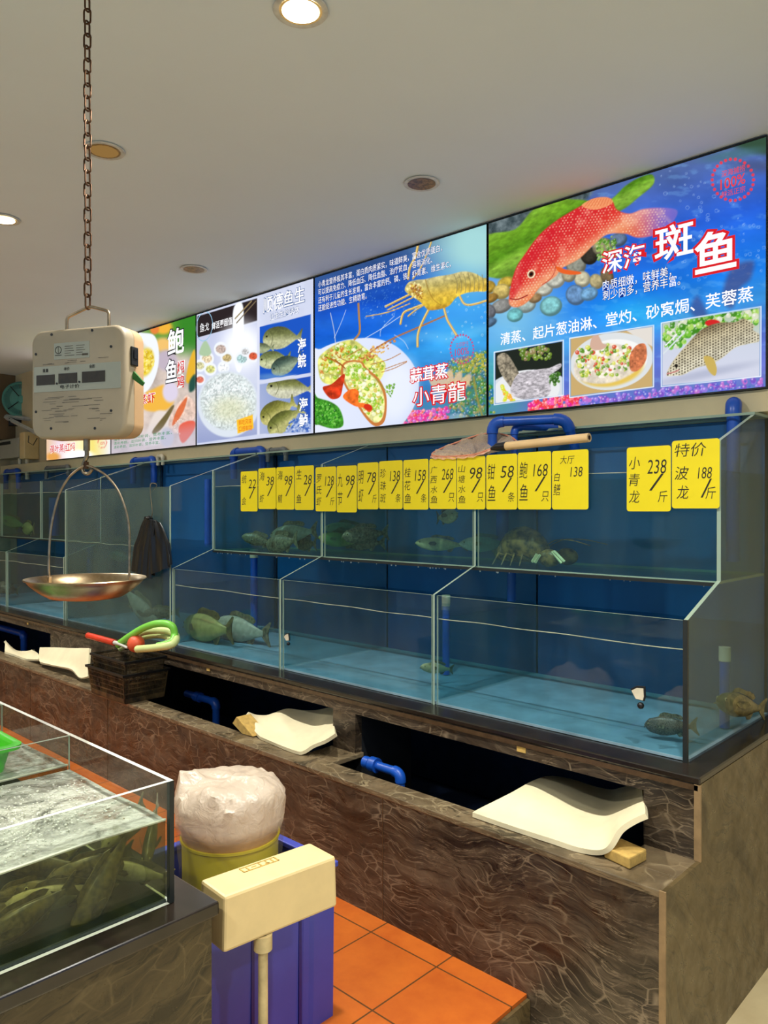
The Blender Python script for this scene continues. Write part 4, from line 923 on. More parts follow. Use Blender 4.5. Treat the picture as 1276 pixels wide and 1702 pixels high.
# ---------------------------------------------------------------- hanging chain, scale and pan
SA = math.radians(25.5)
SC = at(146, 640, D=2.0)
tx = Vector((math.cos(SA), math.sin(SA), 0)); ny_ = Vector((-math.sin(SA), math.cos(SA), 0))
Rz = Matrix.Rotation(SA, 3, 'Z')
def S(x, y, z):
    """point in the scale's own frame (x along its face, y into it, z up)"""
    return SC+tx*x+ny_*y+Vector((0, 0, z))
def sbuild(m, name, mt, t, **k):
    m.v = [tuple(S(*v)) for v in m.v]; return m.build(name, mt, t, **k)
def scale():
    t = thing('hanging_scale', 'square cream hanging electronic scale with three small displays, hung from a chain', 'scale', S(0, 0, -.15))
    W, Hh, Dp, R = .290, .282, .085, .035
    def rr(w, h, r, n=7, cx=0, cz=0):
        p = []
        for sx, sz, a0 in ((1, 1, 0), (-1, 1, 90), (-1, -1, 180), (1, -1, 270)):
            for k in range(n+1):
                a = math.radians(a0+90*k/n); p.append((cx+sx*(w/2-r)+r*math.cos(a), cz+sz*(h/2-r)+r*math.sin(a)))
        return p
    def loft(secs):
        m = MB(); rs = [[(x, y, z) for x, z in rr(w, h, r)] for w, h, r, y in secs]; n = len(rs[0])
        m.add([p for q in rs for p in q], [(i*n+k, i*n+(k+1) % n, (i+1)*n+(k+1) % n, (i+1)*n+k) for i in range(len(rs)-1) for k in range(n)]+[tuple(range(n)), tuple(range((len(rs)-1)*n, len(rs)*n))]); return m
    sbuild(loft([(W-.016, Hh-.016, R-.006, -Dp/2), (W-.004, Hh-.004, R, -Dp/2+.004), (W, Hh, R, -Dp/2+.012), (W, Hh, R, -.004)]), 'front_shell', 'scale_body', t, smooth=True)
    sbuild(loft([(W, Hh, R, -.003), (W, Hh, R, Dp/2-.012), (W-.004, Hh-.004, R, Dp/2-.004), (W-.02, Hh-.02, R-.006, Dp/2)]), 'rear_shell', 'scale_side', t, smooth=True)
    yf = -Dp/2
    sbuild(MB().box(-.134, .134, yf-.0012, yf, -.020, .046), 'display_panel', 'scale_panel', t)
    for x0, x1, z0, z1 in ((-.125, -.067, -.002, .024), (-.055, .003, -.001, .025), (.018, .088, -.002, .026)):
        sbuild(MB().box(x0, x1, yf-.0022, yf-.0013, z0, z1), 'display', 'lcd', t)
    for x, z in ((-.060, .000), (.010, .001)): sbuild(MB().lathe([(.0025, -.0025), (.0025, 0)], (x, yf-.0013, z), 10, 'y'), 'indicator', 'frame_black', t)
    for x, z in ((-.128, .080), (-.128, -.070), (.105, .085), (.105, -.076), (-.078, .128), (-.080, -.115), (.048, .130), (.056, -.119)):
        sbuild(MB().lathe([(.0035, -.0012), (.0035, 0)], (x, yf, z), 12, 'y'), 'screw', 'frame_black', t)
    sbuild(MB().box(-.070, .040, yf-.0008, yf, .062, .104), 'rating_label', 'scale_panel', t)
    m = MB(); r = random.Random(2)
    for k in range(5):
        for j in range(2): m.box(-.036+j*.036, -.036+j*.036+r.uniform(.018, .030), yf-.0014, yf-.0009, .070+k*.006, .0712+k*.006)
    m.box(.018, .036, yf-.0014, yf-.0009, .068, .073)
    sbuild(m, 'label_print', 'scratch', t)
    m = MB(); m.lathe([(.010, -.0006), (.010, 0), (.0085, 0), (.0085, -.0006), (.010, -.0006)], (-.056, yf-.0009, .086), 24, 'y', close=True); m.box(-.0565, -.0555, yf-.0014, yf-.0009, .078, .094); m.box(-.066, -.046, yf-.0014, yf-.0009, .072, .0735)
    sbuild(m, 'label_emblem', 'ink', t)
    m = MB()
    for k in range(46):
        z = r.uniform(-.105, -.035) if k < 38 else r.uniform(.05, .06); x = r.uniform(-.11, .08); l = r.uniform(.006, .05); m.box(x, x+l, yf-.0009, yf-.0002, z, z+r.choice((.0005, .0008)))
    tag(sbuild(m, 'scratch', 'scratch', t), kind='stuff')
    sbuild(MB().box(W/2-.001, W/2+.006, -.020, .006, .040, .088), 'power_socket', 'frame_black', t, bevel=.002)
    sbuild(MB().box(W/2+.006, W/2+.008, -.014, .001, .058, .080), 'rocker_switch', 'black_plastic', t)
    for body, x, z, h, w_ in (('重量', -.105, .031, .009, .018), ('单价', -.038, .032, .009, .018), ('金额', .040, .034, .009, .018), ('电子计价', -.050, -.014, .010, .060)):
        me = text_mesh(body, .01); a_, mn, mx = bbox2(me); v = np.empty_like(a_)
        for i in range(len(a_)):
            q = S(x+(a_[i, 0]-mn[0])/(mx[0]-mn[0])*w_, yf-.0018, z+(a_[i, 1]-mn[1])/(mx[1]-mn[1])*h)-t.location; v[i] = q
        me.vertices.foreach_set('co', v.ravel()); me.materials.clear(); me.materials.append(MATS['ink']); me.update(); o = bpy.data.objects.new('lettering', me); COL.objects.link(o); o.parent = t
    # hanger bracket
    sbuild(MB().tube(bent([(-.066, 0, Hh/2-.002), (-.066, 0, Hh/2+.040), (-.010, 0, Hh/2+.058), (.010, 0, Hh/2+.063), (.066, 0, Hh/2+.046), (.066, 0, Hh/2-.002)], .010), .0042, 8), 'hanger_bracket', 'wire', t, smooth=True)
    # load hook
    sbuild(MB().lathe([(.0085, -Hh/2-.030), (.0085, -Hh/2+.004)], (-.004, 0, 0), 14), 'load_stud', 'wire', t, smooth=True)
    hk = crspline([(x_-.018, 0, z_-Hh/2) for x_, z_ in ((.014, -.028), (.014, -.044), (.006, -.062), (.000, -.076), (.006, -.088), (.020, -.090), (.030, -.080))], 5)
    sbuild(MB().tube(hk, [.0055]*12+[.0045]*(len(hk)-12), 10), 'hook', 'wire', t, smooth=True)
    sbuild(MB().prism([(W/2-.004, .010), (W/2+.028, -.012), (W/2+.034, -.004), (W/2+.004, .026)], -.012, -.006, 'y'), 'leaf_scrap', 'leaf', t)
    kid = {c.name.split('.')[0]: c for c in t.children}
    for c in list(t.children):
        nm = c.name.split('.')[0]
        if nm in ('display', 'indicator', 'lettering'): c.parent = kid['display_panel']
        if nm in ('label_print', 'label_emblem'): c.parent = kid['rating_label']
        if nm == 'rocker_switch': c.parent = kid['power_socket']
    return t
scale()
def chain():
    top = S(0, 0, .282/2+.060); n = 27; pitch = (ZC-top.z-.004)/n
    t = thing('chain', 'rusty steel link chain hanging from the ceiling', 'chain', (top.x, top.y, top.z))
    hl = pitch/2+.0035; wd = .0085
    for i in range(n):
        z = top.z+pitch*(i+.5); pts = []
        for k in range(9): a = math.pi*k/8; pts.append((wd*math.cos(a), hl-wd+wd*math.sin(a)))
        for k in range(9): a = math.pi+math.pi*k/8; pts.append((wd*math.cos(a), -(hl-wd)+wd*math.sin(a)))
        d = Vector((math.cos(YAW), math.sin(YAW), 0)) if i % 2 else Vector((math.cos(YAW+1.25), math.sin(YAW+1.25), 0))
        MB().tube([Vector((top.x, top.y, z))+d*p+Vector((0, 0, q)) for p, q in pts], .0026, 6, close=True).build('chain_link', 'rust', t, smooth=True)
chain()
def pan():
    pc = at(143, 961, D=2.0); R = .149; ex = Vector((math.cos(YAW), math.sin(YAW), 0))
    t = thing('weighing_pan', 'round brassy steel weighing pan hanging from the scale hook on a wire bail', 'pan', (pc.x, pc.y, pc.z-.05))
    prof = [(.0001, -.052), (.055, -.051), (.088, -.046), (.112, -.032), (.136, -.012), (.145, -.0005), (.150, .001), (.152, -.001), (.150, -.003), (.145, -.004), (.137, -.015), (.113, -.035), (.090, -.049), (.055, -.0545), (.0001, -.0555)]
    MB().lathe(prof, pc, 56).build('bowl', 'steel', t, smooth=True)
    hk = S(-.006, 0, -.141-.086)
    c = pc; bail = []
    for px_, py_ in ((82, 962), (81, 940), (83, 895), (88, 860), (98, 823), (112, 797), (127, 782), (143, 774)): q = at(px_, py_, D=2.0); bail.append(q)
    for px_, py_ in ((160, 780), (178, 792), (196, 815), (208, 845), (214, 875), (215, 915), (214.5, 955), (214, 972)): q = at(px_, py_, D=1.995); bail.append(q)
    MB().tube(crspline(bail, 5), .0032, 8).build('bail', 'wire', t, smooth=True)
    MB().lathe([(.0035, -.009), (.0035, .009), (.007, .009), (.007, -.009), (.0035, -.009)], (hk.x, hk.y, at(143, 774, D=2).z+.001), 12, close=True).build('bail_loop', 'rust', t, smooth=True)
    q = at(214, 972, D=1.985); MB().box(q.x-.006, q.x+.006, q.y-.004, q.y+.004, q.z-.014, q.z+.012).build('lug', 'wire', t, bevel=.001)
    q = at(82, 966, D=1.99); MB().box(q.x-.006, q.x+.006, q.y-.004, q.y+.004, q.z-.004, q.z+.012).build('lug', 'wire', t, bevel=.001)
pan()

# ---------------------------------------------------------------- price cards on the upper front panes
CY = 2.634
CARDS = [((399.7, 784), (428, 850), ['统', '22/', '会'], 'pale price card at the left end of the row'),
 ((429, 779), (458.5, 846), ['海', '38/', '虾'], 'price card second from the left end of the row'),
 ((459, 777), (489, 847), ['海', '98/', '鲭'], 'price card third from the left end of the row'),
 ((489.7, 775), (521.5, 847.6), ['生', '28/', '鱼'], 'price card reading 28, just left of the first pane seam'),
 ((524, 777), (558.5, 850), ['罗氏虾', '128/', '斤'], 'price card reading 128, just right of the first pane seam'),
 ((559.3, 775), (593, 851.6), ['九节', '98/', ''], 'price card reading 98 between the 128 and 78 cards'),
 ((593.8, 770), (628.8, 846.6), ['明虾', '78/', '斤'], 'price card reading 78'),
 ((629.5, 767), (669, 846), ['珍珠斑', '138/', '条'], 'price card reading 138 and ending in 条'),
 ((669.8, 765), (712, 847), ['桂花鱼', '158/', '条'], 'price card reading 158'),
 ((713, 762.7), (758.2, 846), ['广西水鱼', '268/', '只'], 'price card reading 268'),
 ((758.8, 760), (806.5, 846.6), ['山塘水鱼', '98/', '只'], 'price card half covered by the pink net'),
 ((807.5, 756.6), (859.5, 846.8), ['钳鱼', '58/', '条'], 'price card reading 58 below the net handle'),
 ((860, 752.7), (916, 846.8), ['鲍鱼', '168/', '只'], 'price card reading 168 below the net handle'),
 ((916.8, 750), (978, 846.8), ['大厅白鳝', '138', ''], 'price card reading 138 at the end of the wooden handle'),
 ((1041, 743), (1115, 850), ['小青龙', '238/', '斤'], 'large price card reading 238 near the right end'),
 ((1116, 733), (1196, 845), ['特价波龙', '188/', '斤'], 'largest price card, reading 188, at the right corner')]
def cards():
    r = random.Random(3)
    for i, (tl, br, txt, lab) in enumerate(CARDS):
        yy = CY-.0015*(i % 2)-.001
        a = at(tl[0], tl[1], Y=yy); b0 = at(tl[0], br[1], Y=yy); b = at(br[0], br[1], Y=yy)
        x0, x1 = a.x+.001, b.x-.001; z1 = a.z; z0 = at((tl[0]+br[0])/2, br[1], Y=yy).z
        if i == 14: z1 = at(1078, 742, Y=yy).z
        t = thing('price_card', 'yellow handwritten '+lab, 'price card', ((x0+x1)/2, yy, z0), group='yellow price cards on the upper tanks')
        rr = .010; pts = []
        for sx, sz, a0 in ((1, 1, 0), (-1, 1, 90), (-1, -1, 180), (1, -1, 270)):
            for k in range(5):
                an = math.radians(a0+90*k/4); pts.append(((x1-rr if sx > 0 else x0+rr)+rr*math.cos(an), (z1-rr if sz > 0 else z0+rr)+rr*math.sin(an)))
        MB().prism(pts, yy, yy+.0012, 'y').build('card', 'yellow_card', t)
        W_ = br[0]-tl[0]; Hc = br[1]-tl[1]; X0 = tl[0]; Y0 = tl[1]
        L = txt[0]
        def put(s, u0, v1, u1, hh, sh=.15):
            write(s, (X0+W_*u0, Y0+Hc*v1), X0+W_*u1, Hc*hh, yy, 'ink', t, -.004, ft=.0006, shear=sh)
        if L == '大厅白鳝':
            put('大厅', .22, .22, .62, .14); put('白', .06, .52, .22, .15); put('鳝', .04, .76, .24, .20)
        elif L == '特价波龙':
            put('特价', .06, .24, .72, .20); put('波', .06, .58, .36, .20); put('龙', .10, .86, .36, .20)
        else:
            n = len(L)
            if n == 1: put(L, .08, .30, .36, .22); 
            else:
                st = .78/n
                for k, ch in enumerate(L): put(ch, .05, .14+st*(k+.8), .30, st*.74)
        m2 = txt[1]
        if L == '大厅白鳝': put(m2, .50, .44, .84, .17)
        elif L == '特价波龙': put(m2.strip('/'), .54, .56, .84, .17); put('/', .60, .84, .84, .28)
        else: put(m2.strip('/'), .46, .42, .90, .22); put('/', .50, .68, .84, .26)
        if txt[2]:
            if n_one(L): put(txt[2], .08, .84, .34, .20)
            else: put(txt[2], .70, .86, .92, .18)
def nest():
    for o in list(COL.objects):
        if o.parent is None and o.name.split('.')[0] in ('lightbox_poster', 'price_card'):
            base = [c for c in o.children if c.name.split('.')[0] in ('printed_sheet', 'card')]
            for c in list(o.children):
                if base and c is not base[0] and c.name.split('.')[0] in ('lettering', 'lettering_outline', 'round_logo'): c.parent = base[0]
def n_one(L): return len(L) == 1
cards(); nest()

# ---------------------------------------------------------------- landing net lying on the tank rim
def net():
    yy = 2.640
    P = lambda x, y, d=0: at(x, y, Y=yy+d)
    t = thing('landing_net', 'pink mesh landing net with a pale wooden handle lying on the tank rim', 'net', P(818, 750))
    h0, h1 = P(838, 742), P(979, 742); h1.z = h0.z+.012
    MB().tube([h0, h1], .0175, 18).build('handle', 'wood', t, smooth=True)
    MB().tube([h1, h1+(h1-h0).normalized()*.001], .009, 12).build('handle_bore', 'rust', t)
    f0 = P(816, 746); MB().tube([f0, P(826, 743), h0+Vector((.01, 0, 0))], [.006, .017, .019], 14).build('ferrule', 'black_plastic', t, smooth=True)
    rim = [f0, P(790, 755, -.004), P(762, 758, -.004), P(735, 759, -.002), P(718, 756), P(728, 748, .05), P(760, 735, .12), P(800, 722, .20), P(836, 722, .22), P(858, 733, .16), P(850, 741, .08), P(828, 744, .03)]
    rc = crspline(rim, 5, True)
    MB().tube(rc, .0042, 8, close=True).build('rim', 'net_rim', t, smooth=True)
    c = sum(rc, Vector((0, 0, 0)))/len(rc); c.z -= .02
    rows = [[c+(p-c)*s_+Vector((0, 0, .010*math.sin(i*1.7+s_*5)-.02*(1-s_))) for i, p in enumerate(rc+[rc[0]])] for s_ in (1, .85, .65, .45, .25, .02)]
    MB().grid(rows).build('mesh_bag', 'net_mesh', t, smooth=True)
    rows = [[p+Vector((0, -.004*k, -.004*k+(.003*math.sin(i*2.1) if k else 0))) for i, p in enumerate(rc[:26])] for k in range(4)]
    MB().grid(rows).build('hem', 'net_hem', t, smooth=True)
def netmat(name, rgb, op, sc):
    t = NT(name); tr = t.n('BsdfTransparent'); d = t.n('BsdfDiffuse'); d.inputs[0].default_value = (*lin(rgb), 1)
    co = t.coords((1, 1, 1)); nz = t.n('TexNoise', Scale=sc, Detail=2.0); t.l(co, nz.inputs['Vector'])
    r = t.ramp(nz.outputs[0], [(.3, (op*.6,)*3), (.7, (min(1, op*1.4),)*3)]); m = t.n('MixShader'); t.l(r.outputs[0], m.inputs[0]); t.l(tr.outputs[0], m.inputs[1]); t.l(d.outputs[0], m.inputs[2]); t.l(m.outputs[0], t.out.inputs[0]); MATS[name] = t.m
netmat('net_mesh', (214, 186, 156), .52, 420); netmat('net_hem', (226, 170, 140), .8, 40)
net()

# ---------------------------------------------------------------- black carrier bags on a wire hook
def bags():
    yy = 2.352
    P = lambda x, y, d=0: at(x, y, Y=yy+d)
    t = thing('carrier_bags', 'bundle of black plastic carrier bags hanging by a wire hook on the tall tank', 'carrier bags', P(250, 960))
    q = P(248, 812); top = 1.640
    MB().tube(crspline([P(252, 818, .036), (P(251, 0).x, 2.386, top), (P(249, 0).x, 2.362, top+.012), (P(249, 0).x, 2.350, top-.01), P(251, 830), P(253, 852), P(250, 862), P(243, 860)], 5), .0022, 6).build('wire_hook', 'wire', t, smooth=True)
    def bag(pts_top, pts_bot, dy, name, n=26, amp=.008, seed=1):
        r = random.Random(seed); rows = []
        for k in range(9):
            s_ = k/8; row = []
            for i in range(n+1):
                u = i/n
                a = Vector(P(pts_top[0]+(pts_top[1]-pts_top[0])*u, pts_top[2]+(pts_top[3]-pts_top[2])*u, dy)); b = Vector(P(pts_bot[0]+(pts_bot[1]-pts_bot[0])*u, pts_bot[2]+(pts_bot[3]-pts_bot[2])*u, dy))
                e = s_**.75; p = a.lerp(b, s_); p.x = a.x+(b.x-a.x)*min(1, e*1.15 if s_ < .5 else 1-(1-e)*.6)
                p.y += amp*(.4+.6*s_)*math.sin(u*n*.9+seed)+amp*.4*math.sin(u*31+s_*4)-.010*math.sin(math.pi*u)
                row.append(p)
            rows.append(row)
        MB().grid(rows, .0018).build(name, 'black_bag', t, smooth=True)
    bag((240, 258, 862, 866), (217, 252, 948, 962), -.012, 'bag', amp=.005, seed=2)
    bag((241, 262, 858, 866), (228, 284, 966, 942), -.004, 'bag', amp=.008, seed=5)
    bag((244, 266, 862, 868), (244, 287, 962, 938), .004, 'bag', amp=.006, seed=8)
    bag((238, 256, 866, 866), (222, 258, 940, 958), .008, 'bag', amp=.006, seed=11)
    rk = P(249, 861); MB().lathe([(.004, -.014), (.018, -.012), (.022, 0), (.014, .010), (.004, .014)], (rk.x, rk.y-.004, rk.z), 12).build('knot', 'black_bag', t, smooth=True)
bags()

# ---------------------------------------------------------------- stacked crates with hose on the step
def crate(name, x0, x1, y0, y1, z0, z1, label, flare=.018):
    t = thing('plastic_crate', label, 'crate', ((x0+x1)/2, (y0+y1)/2, z0))
    th = .004; cx, cy = (x0+x1)/2, (y0+y1)/2
    def side(ax, sgn):
        """one lattice wall with its openings"""
        m = MB(); nu = 10; nv = 3; bw = .0045
        L = (x1-x0) if ax == 'x' else (y1-y0)
        def pt(u, v, d):
            fl = flare*v; z = z0+(z1-z0)*v; s_ = (u-.5)*(L+2*fl-.002)
            if ax == 'x': return (cx+s_, (cy+sgn*((y1-y0)/2+fl-d)), z)
            return (cx+sgn*((x1-x0)/2+fl-d), cy+s_, z)
        def quad(u0, u1, v0, v1):
            vs = [pt(u, v, d) for d in (0, th) for v in (v0, v1) for u in (u0, u1)]
            m.add(vs, [(0, 1, 3, 2), (4, 6, 7, 5), (0, 4, 5, 1), (2, 3, 7, 6), (0, 2, 6, 4), (1, 5, 7, 3)])
        for i in range(nu*3+1):
            w_ = .010 if i % 3 == 0 else .006; u = i/(nu*3); quad(max(0, u-w_/2), min(1, u+w_/2), 0, 1)
        for j in range(nv*2+1):
            v = j/(nv*2); w_ = .05 if j % 2 == 0 else .02; quad(0, 1, max(0, v-w_/2), min(1, v+w_/2))
        quad(0, .02, 0, 1); quad(.98, 1, 0, 1); quad(0, 1, .0, .16)
        return m
    for ax, sgn in (('x', -1), ('x', 1), ('y', -1), ('y', 1)): side(ax, sgn).build('lattice_wall', 'crate_black', t, fixn=False)
    MB().box(x0, x1, y0, y1, z0, z0+.005).build('base', 'crate_black', t)
    m = MB(); f = flare+.008; g = flare-.002
    a, b, c, d = x0-f, x1+f, y0-f, y1+f
    for q in ((a, b, c, c+.010), (a, b, d-.010, d), (a, a+.010, c+.010, d-.010), (b-.010, b, c+.010, d-.010)): m.box(*q, z1-.010, z1+.002)
    m.build('rim', 'black_plastic', t)
    return t
crate('a', -4.155, -3.775, 1.990, 2.222, .466, .622, 'worn black lattice crate standing on the stone step, lower of the two')
crate('b', -4.140, -3.785, 2.004, 2.212, .560, .688, 'black slotted crate nested on top of the lower crate, holding hose and brush', flare=.014)
def hose():
    c = Vector((-3.90, 2.10, .725))
    t = thing('hose_coil', 'coil of pale green rubber hose lying in the upper crate', 'hose', c-Vector((0, 0, .02)))
    P = lambda x, y, Y: at(x, y, Y=Y)
    a = [P(196, 1072, 2.04), P(215, 1058, 2.05), P(240, 1043, 2.07), P(265, 1036, 2.09), P(285, 1040, 2.12), P(290, 1055, 2.13), P(284, 1068, 2.10), P(262, 1074, 2.06)]
    b = [P(206, 1072, 2.10), P(232, 1053, 2.12), P(258, 1048, 2.14), P(284, 1050, 2.16), P(293, 1060, 2.14), P(286, 1071, 2.06), P(262, 1076, 2.03), P(228, 1079, 2.01)]
    d = [P(200, 1078, 2.16), P(228, 1062, 2.17), P(255, 1056, 2.18), P(276, 1058, 2.18), P(284, 1064, 2.15), P(270, 1072, 2.12)]
    MB().tube(crspline(a, 6), .019, 12).build('hose_loop', 'hose_green', t, smooth=True)
    MB().tube(crspline(b, 6), .019, 12).build('hose_loop', 'hose', t, smooth=True)
    MB().tube(crspline(d, 6), .017, 12).build('hose_loop', 'hose', t, smooth=True)
    t2 = thing('brush', 'red handled brush lying across the crate rim', 'brush', P(180, 1068, 2.0))
    MB().tube([P(146, 1056, 1.995), P(190, 1068, 2.02)], .017, 14).build('handle', 'red_plastic', t2, smooth=True)
    MB().tube([P(190, 1068, 2.02), P(198, 1070, 2.03), P(212, 1077, 2.04)], [.012, .010, .006], 12).build('ferrule', 'white_metal', t2, smooth=True)
    MB().tube([P(206, 1072, 2.05), P(226, 1080, 2.06)], [.006, .005], 10).build('tip', 'stick', t2, smooth=True)
    q = P(226, 1070, 2.06); tag(MB().ball((0, 0, 0), .046, 20, 12).build('float_ball', 'orange_ball', None, smooth=True), 'round orange float lying inside the hose coil', 'float').location = q
hose()

# ---------------------------------------------------------------- foam pads on the step
def pad(label, C, th, extra=None, m='foam'):
    pts = [[at(x, y, Y=Y) if len(q) == 3 else Vector(q[3:]) for q in row for x, y, Y in [q[:3]]] for row in C]
    for r_ in pts:
        for p in r_:
            if p.y < 2.16: p.z = max(p.z, .467+th)
    lo = min((p for r_ in pts for p in r_), key=lambda p: p.z)
    t = thing('foam_pad', label, 'foam pad', (lo.x, lo.y, lo.z))
    MB().grid(smooth_grid(pts, 6, 6), th).build('sheet', m, t, smooth=True)
    if extra: extra(t)
    return t
def e1(t):
    a = at(1035, 1408, Y=2.10)
    MB().prism([(a.x-.055, 2.09), (a.x+.035, 2.07), (a.x+.045, 2.16), (a.x-.045, 2.18)], .4665, .500, 'z').build('sponge_block', 'sponge', t, bevel=.004)
pad('long curled cream foam pad lying in the right recess of the plinth', [
    [(785, 1350, 2.060), (850, 1377, 2.060), (915, 1400, 2.065), (968, 1412, 2.07), (1005, 1410, 2.075), (1028, 1378, 2.10), (1050, 1362, 2.12), (1072, 1352, 2.13)],
    [(800, 1342, 2.11), (850, 1352, 2.13), (905, 1372, 2.14), (960, 1388, 2.15), (1002, 1384, 2.16), (1028, 1362, 2.18), (1052, 1352, 2.19), (1072, 1344, 2.20)],
    [(848, 1318, 2.20), (872, 1322, 2.22), (910, 1338, 2.24), (955, 1356, 2.26), (1000, 1362, 2.28), (1030, 1348, 2.30), (1052, 1335, 2.31), (1068, 1325, 2.32)],
    [(880, 1300, 2.34), (905, 1300, 2.38), (940, 1308, 2.42), (975, 1325, 2.44), (1010, 1334, 2.46), (1035, 1325, 2.48), (1055, 1315, 2.48), (1066, 1306, 2.48)],
    [(905, 1290, 2.50), (925, 1290, 2.54), (955, 1296, 2.58), (985, 1306, 2.60), (1015, 1312, 2.62), (1035, 1308, 2.62), (1052, 1304, 2.62), (1062, 1300, 2.62)]], .016, e1)
pad('curled cream foam pad in the middle recess of the plinth', [
    [(432, 1230, 2.10), (462, 1239, 2.085), (492, 1248, 2.08), (504, 1248, 2.09), (520, 1238, 2.11), (540, 1230, 2.13), (557, 1219, 2.14)],
    [(420, 1210, 2.14), (450, 1218, 2.15), (480, 1226, 2.16), (505, 1232, 2.17), (525, 1226, 2.19), (542, 1218, 2.20), (556, 1212, 2.21)],
    [(412, 1184, 2.18), (430, 1195, 2.22), (462, 1190, 2.26), (490, 1202, 2.28), (520, 1210, 2.29), (540, 1204, 2.30), (555, 1200, 2.31)],
    [(420, 1188, 2.26), (445, 1188, 2.34), (475, 1178, 2.38), (500, 1180, 2.42), (525, 1180, 2.44), (545, 1176, 2.44), (556, 1174, 2.44)]], .014,
    lambda t: MB().prism([(at(404, 1190, Y=2.16).x, .50), (at(404, 1190, Y=2.16).x+.03, .535), (at(438, 1232, Y=2.16).x, .470), (at(420, 1230, Y=2.16).x, .467)], 2.10, 2.18, 'y').build('sponge_edge', 'sponge', t))
pad('small torn cream foam pad at the left edge of the picture', [
    [(8, 1092, 2.10), (30, 1097, 2.10), (45, 1097, 2.10), (64, 1096, 2.10)],
    [(8, 1080, 2.14), (26, 1090, 2.14), (44, 1091, 2.14), (64, 1088, 2.14)],
    [(9, 1065, 2.18), (24, 1080, 2.20), (42, 1083, 2.20), (53, 1080, 2.18), ][:4],
    [(10, 1066, 2.22), (26, 1080, 2.26), (42, 1082, 2.26), (58, 1080, 2.24)]], .014)
pad('pale foam sheet standing on the step beside the black crates', [
    [(66, 1100, 2.07), (90, 1106, 2.07), (118, 1112, 2.07), (132, 1126, 2.06), (146, 1124, 2.07)],
    [(65, 1094, 2.10), (90, 1100, 2.09), (118, 1106, 2.09), (132, 1112, 2.09), (146, 1116, 2.09)],
    [(65, 1085, 2.12), (90, 1088, 2.12), (118, 1090, 2.12), (134, 1092, 2.12), (147, 1094, 2.12)],
    [(66, 1076, 2.14), (90, 1076, 2.15), (118, 1077, 2.15), (134, 1077, 2.15), (148, 1077, 2.15)]], .014)

# ---------------------------------------------------------------- blue bin, bagged bucket and cream box
def bin_():
    x1, y1, ht = -1.665, 1.535, .455; x0, y0 = x1-.44, y1-.53
    t = thing('storage_bin', 'blue ribbed plastic bin on the orange tiles beside the counter', 'bin', ((x0+x1)/2, (y0+y1)/2, 0))
    f = .006
    def wall(P0, P1, inn, name):
        m = MB(); (ax, ay), (bx, by) = P0, P1; n = 12; rows = []
        for v in range(2):
            row = []
            for i in range(n*4+1):
                u = i/(n*4); dep = .008 if (i % 16) in (6, 7, 8) else 0
                row.append((ax+(bx-ax)*u+inn[0]*(dep-f*v), ay+(by-ay)*u+inn[1]*(dep-f*v), (.0 if v == 0 else ht)))
            rows.append(row)
        m.grid(rows, .005); m.build(name, 'bin_blue', t)
    wall((x1, y0), (x1, y1), (-1, 0), 'wall'); wall((x0, y1), (x0, y0), (1, 0), 'wall'); wall((x1, y1), (x0, y1), (0, -1), 'wall'); wall((x0, y0), (x1, y0), (0, 1), 'wall')
    MB().box(x0, x1, y0, y1, .001, .006).build('base', 'bin_blue', t)
    a, b, c, d = x0-f-.006, x1+f+.006, y0-f-.006, y1+f+.006; m = MB()
    for q in ((a, b, c, c+.03), (a, b, d-.03, d), (a, a+.03, c+.03, d-.03), (b-.03, b, c+.03, d-.03)): m.box(*q, ht-.012, ht+.004)
    m.build('rim', 'bin_blue', t, bevel=.003)
    for yy in (1.10, 1.235, 1.40): MB().box(x1+.001, x1+.006, yy, yy+.010, .02, ht-.02).build('groove', 'bin_dark', t)
bin_()
BC = at(383, 1400, D=2.29)
def bucket():
    cx, cy = BC.x, BC.y
    t = thing('bucket', 'yellow round tub standing in the blue bin under a plastic bag', 'bucket', (cx, cy, .006))
    MB().lathe([(.125, .007), (.135, .010), (.142, .522), (.147, .525), (.147, .532), (.139, .532), (.132, .016), (.0001, .014)], (cx, cy, 0), 40).build('body', 'bucket_yellow', t, smooth=True)
    MB().lathe([(.0001, .524), (.137, .524), (.142, .533), (.144, .565), (.135, .575), (.0001, .575)], (cx, cy, 0), 32).build('contents', 'bag_liquid', t, smooth=True)
mat('bag_liquid', (206, 160, 100), .4)
bucket()
def plastic_bag():
    cx, cy = BC.x, BC.y
    rows = []; n = 110; prof = [(.158, .405), (.160, .43), (.162, .46), (.165, .49), (.168, .52), (.170, .55), (.171, .58), (.171, .605), (.170, .628), (.164, .648), (.152, .662), (.135, .670), (.112, .675), (.085, .678), (.055, .680), (.02, .681), (.0005, .681)]
    for j, (r_, z) in enumerate(prof):
        row = []
        for i in range(n+1):
            a = 2*math.pi*(i % n)/n; p = Vector((cx+r_*.94*math.cos(a), cy+r_*.94*math.sin(a), z+.022)); amp = min(1, .2+j*.12)
            q = Vector((p.x*9, p.y*9, p.z*22)); nv = mnoise.noise_vector(q)*.011+mnoise.noise_vector(q*2.7)*.008+mnoise.noise_vector(q*6)*.003
            rid = abs(mnoise.noise(Vector((p.x*14, p.y*14, p.z*30+4))))
            p += Vector((nv.x, nv.y, nv.z*1.3-.012*rid))*amp
            if 8 < j < 13: p.z += .026*math.exp(-((a-3.9)/.20)**2)+.014*math.exp(-((a-5.2)/.25)**2)
            row.append(p)
        rows.append(row)
    o = MB().grid(rows).build('plastic_bag', 'bag_film', None, smooth=True)
    tag(o, 'crumpled translucent white plastic bag pulled over the yellow tub', 'plastic bag')
t = NT('bag_film'); tr = t.n('BsdfTransparent'); tr.inputs[0].default_value = (.95, .93, .9, 1)
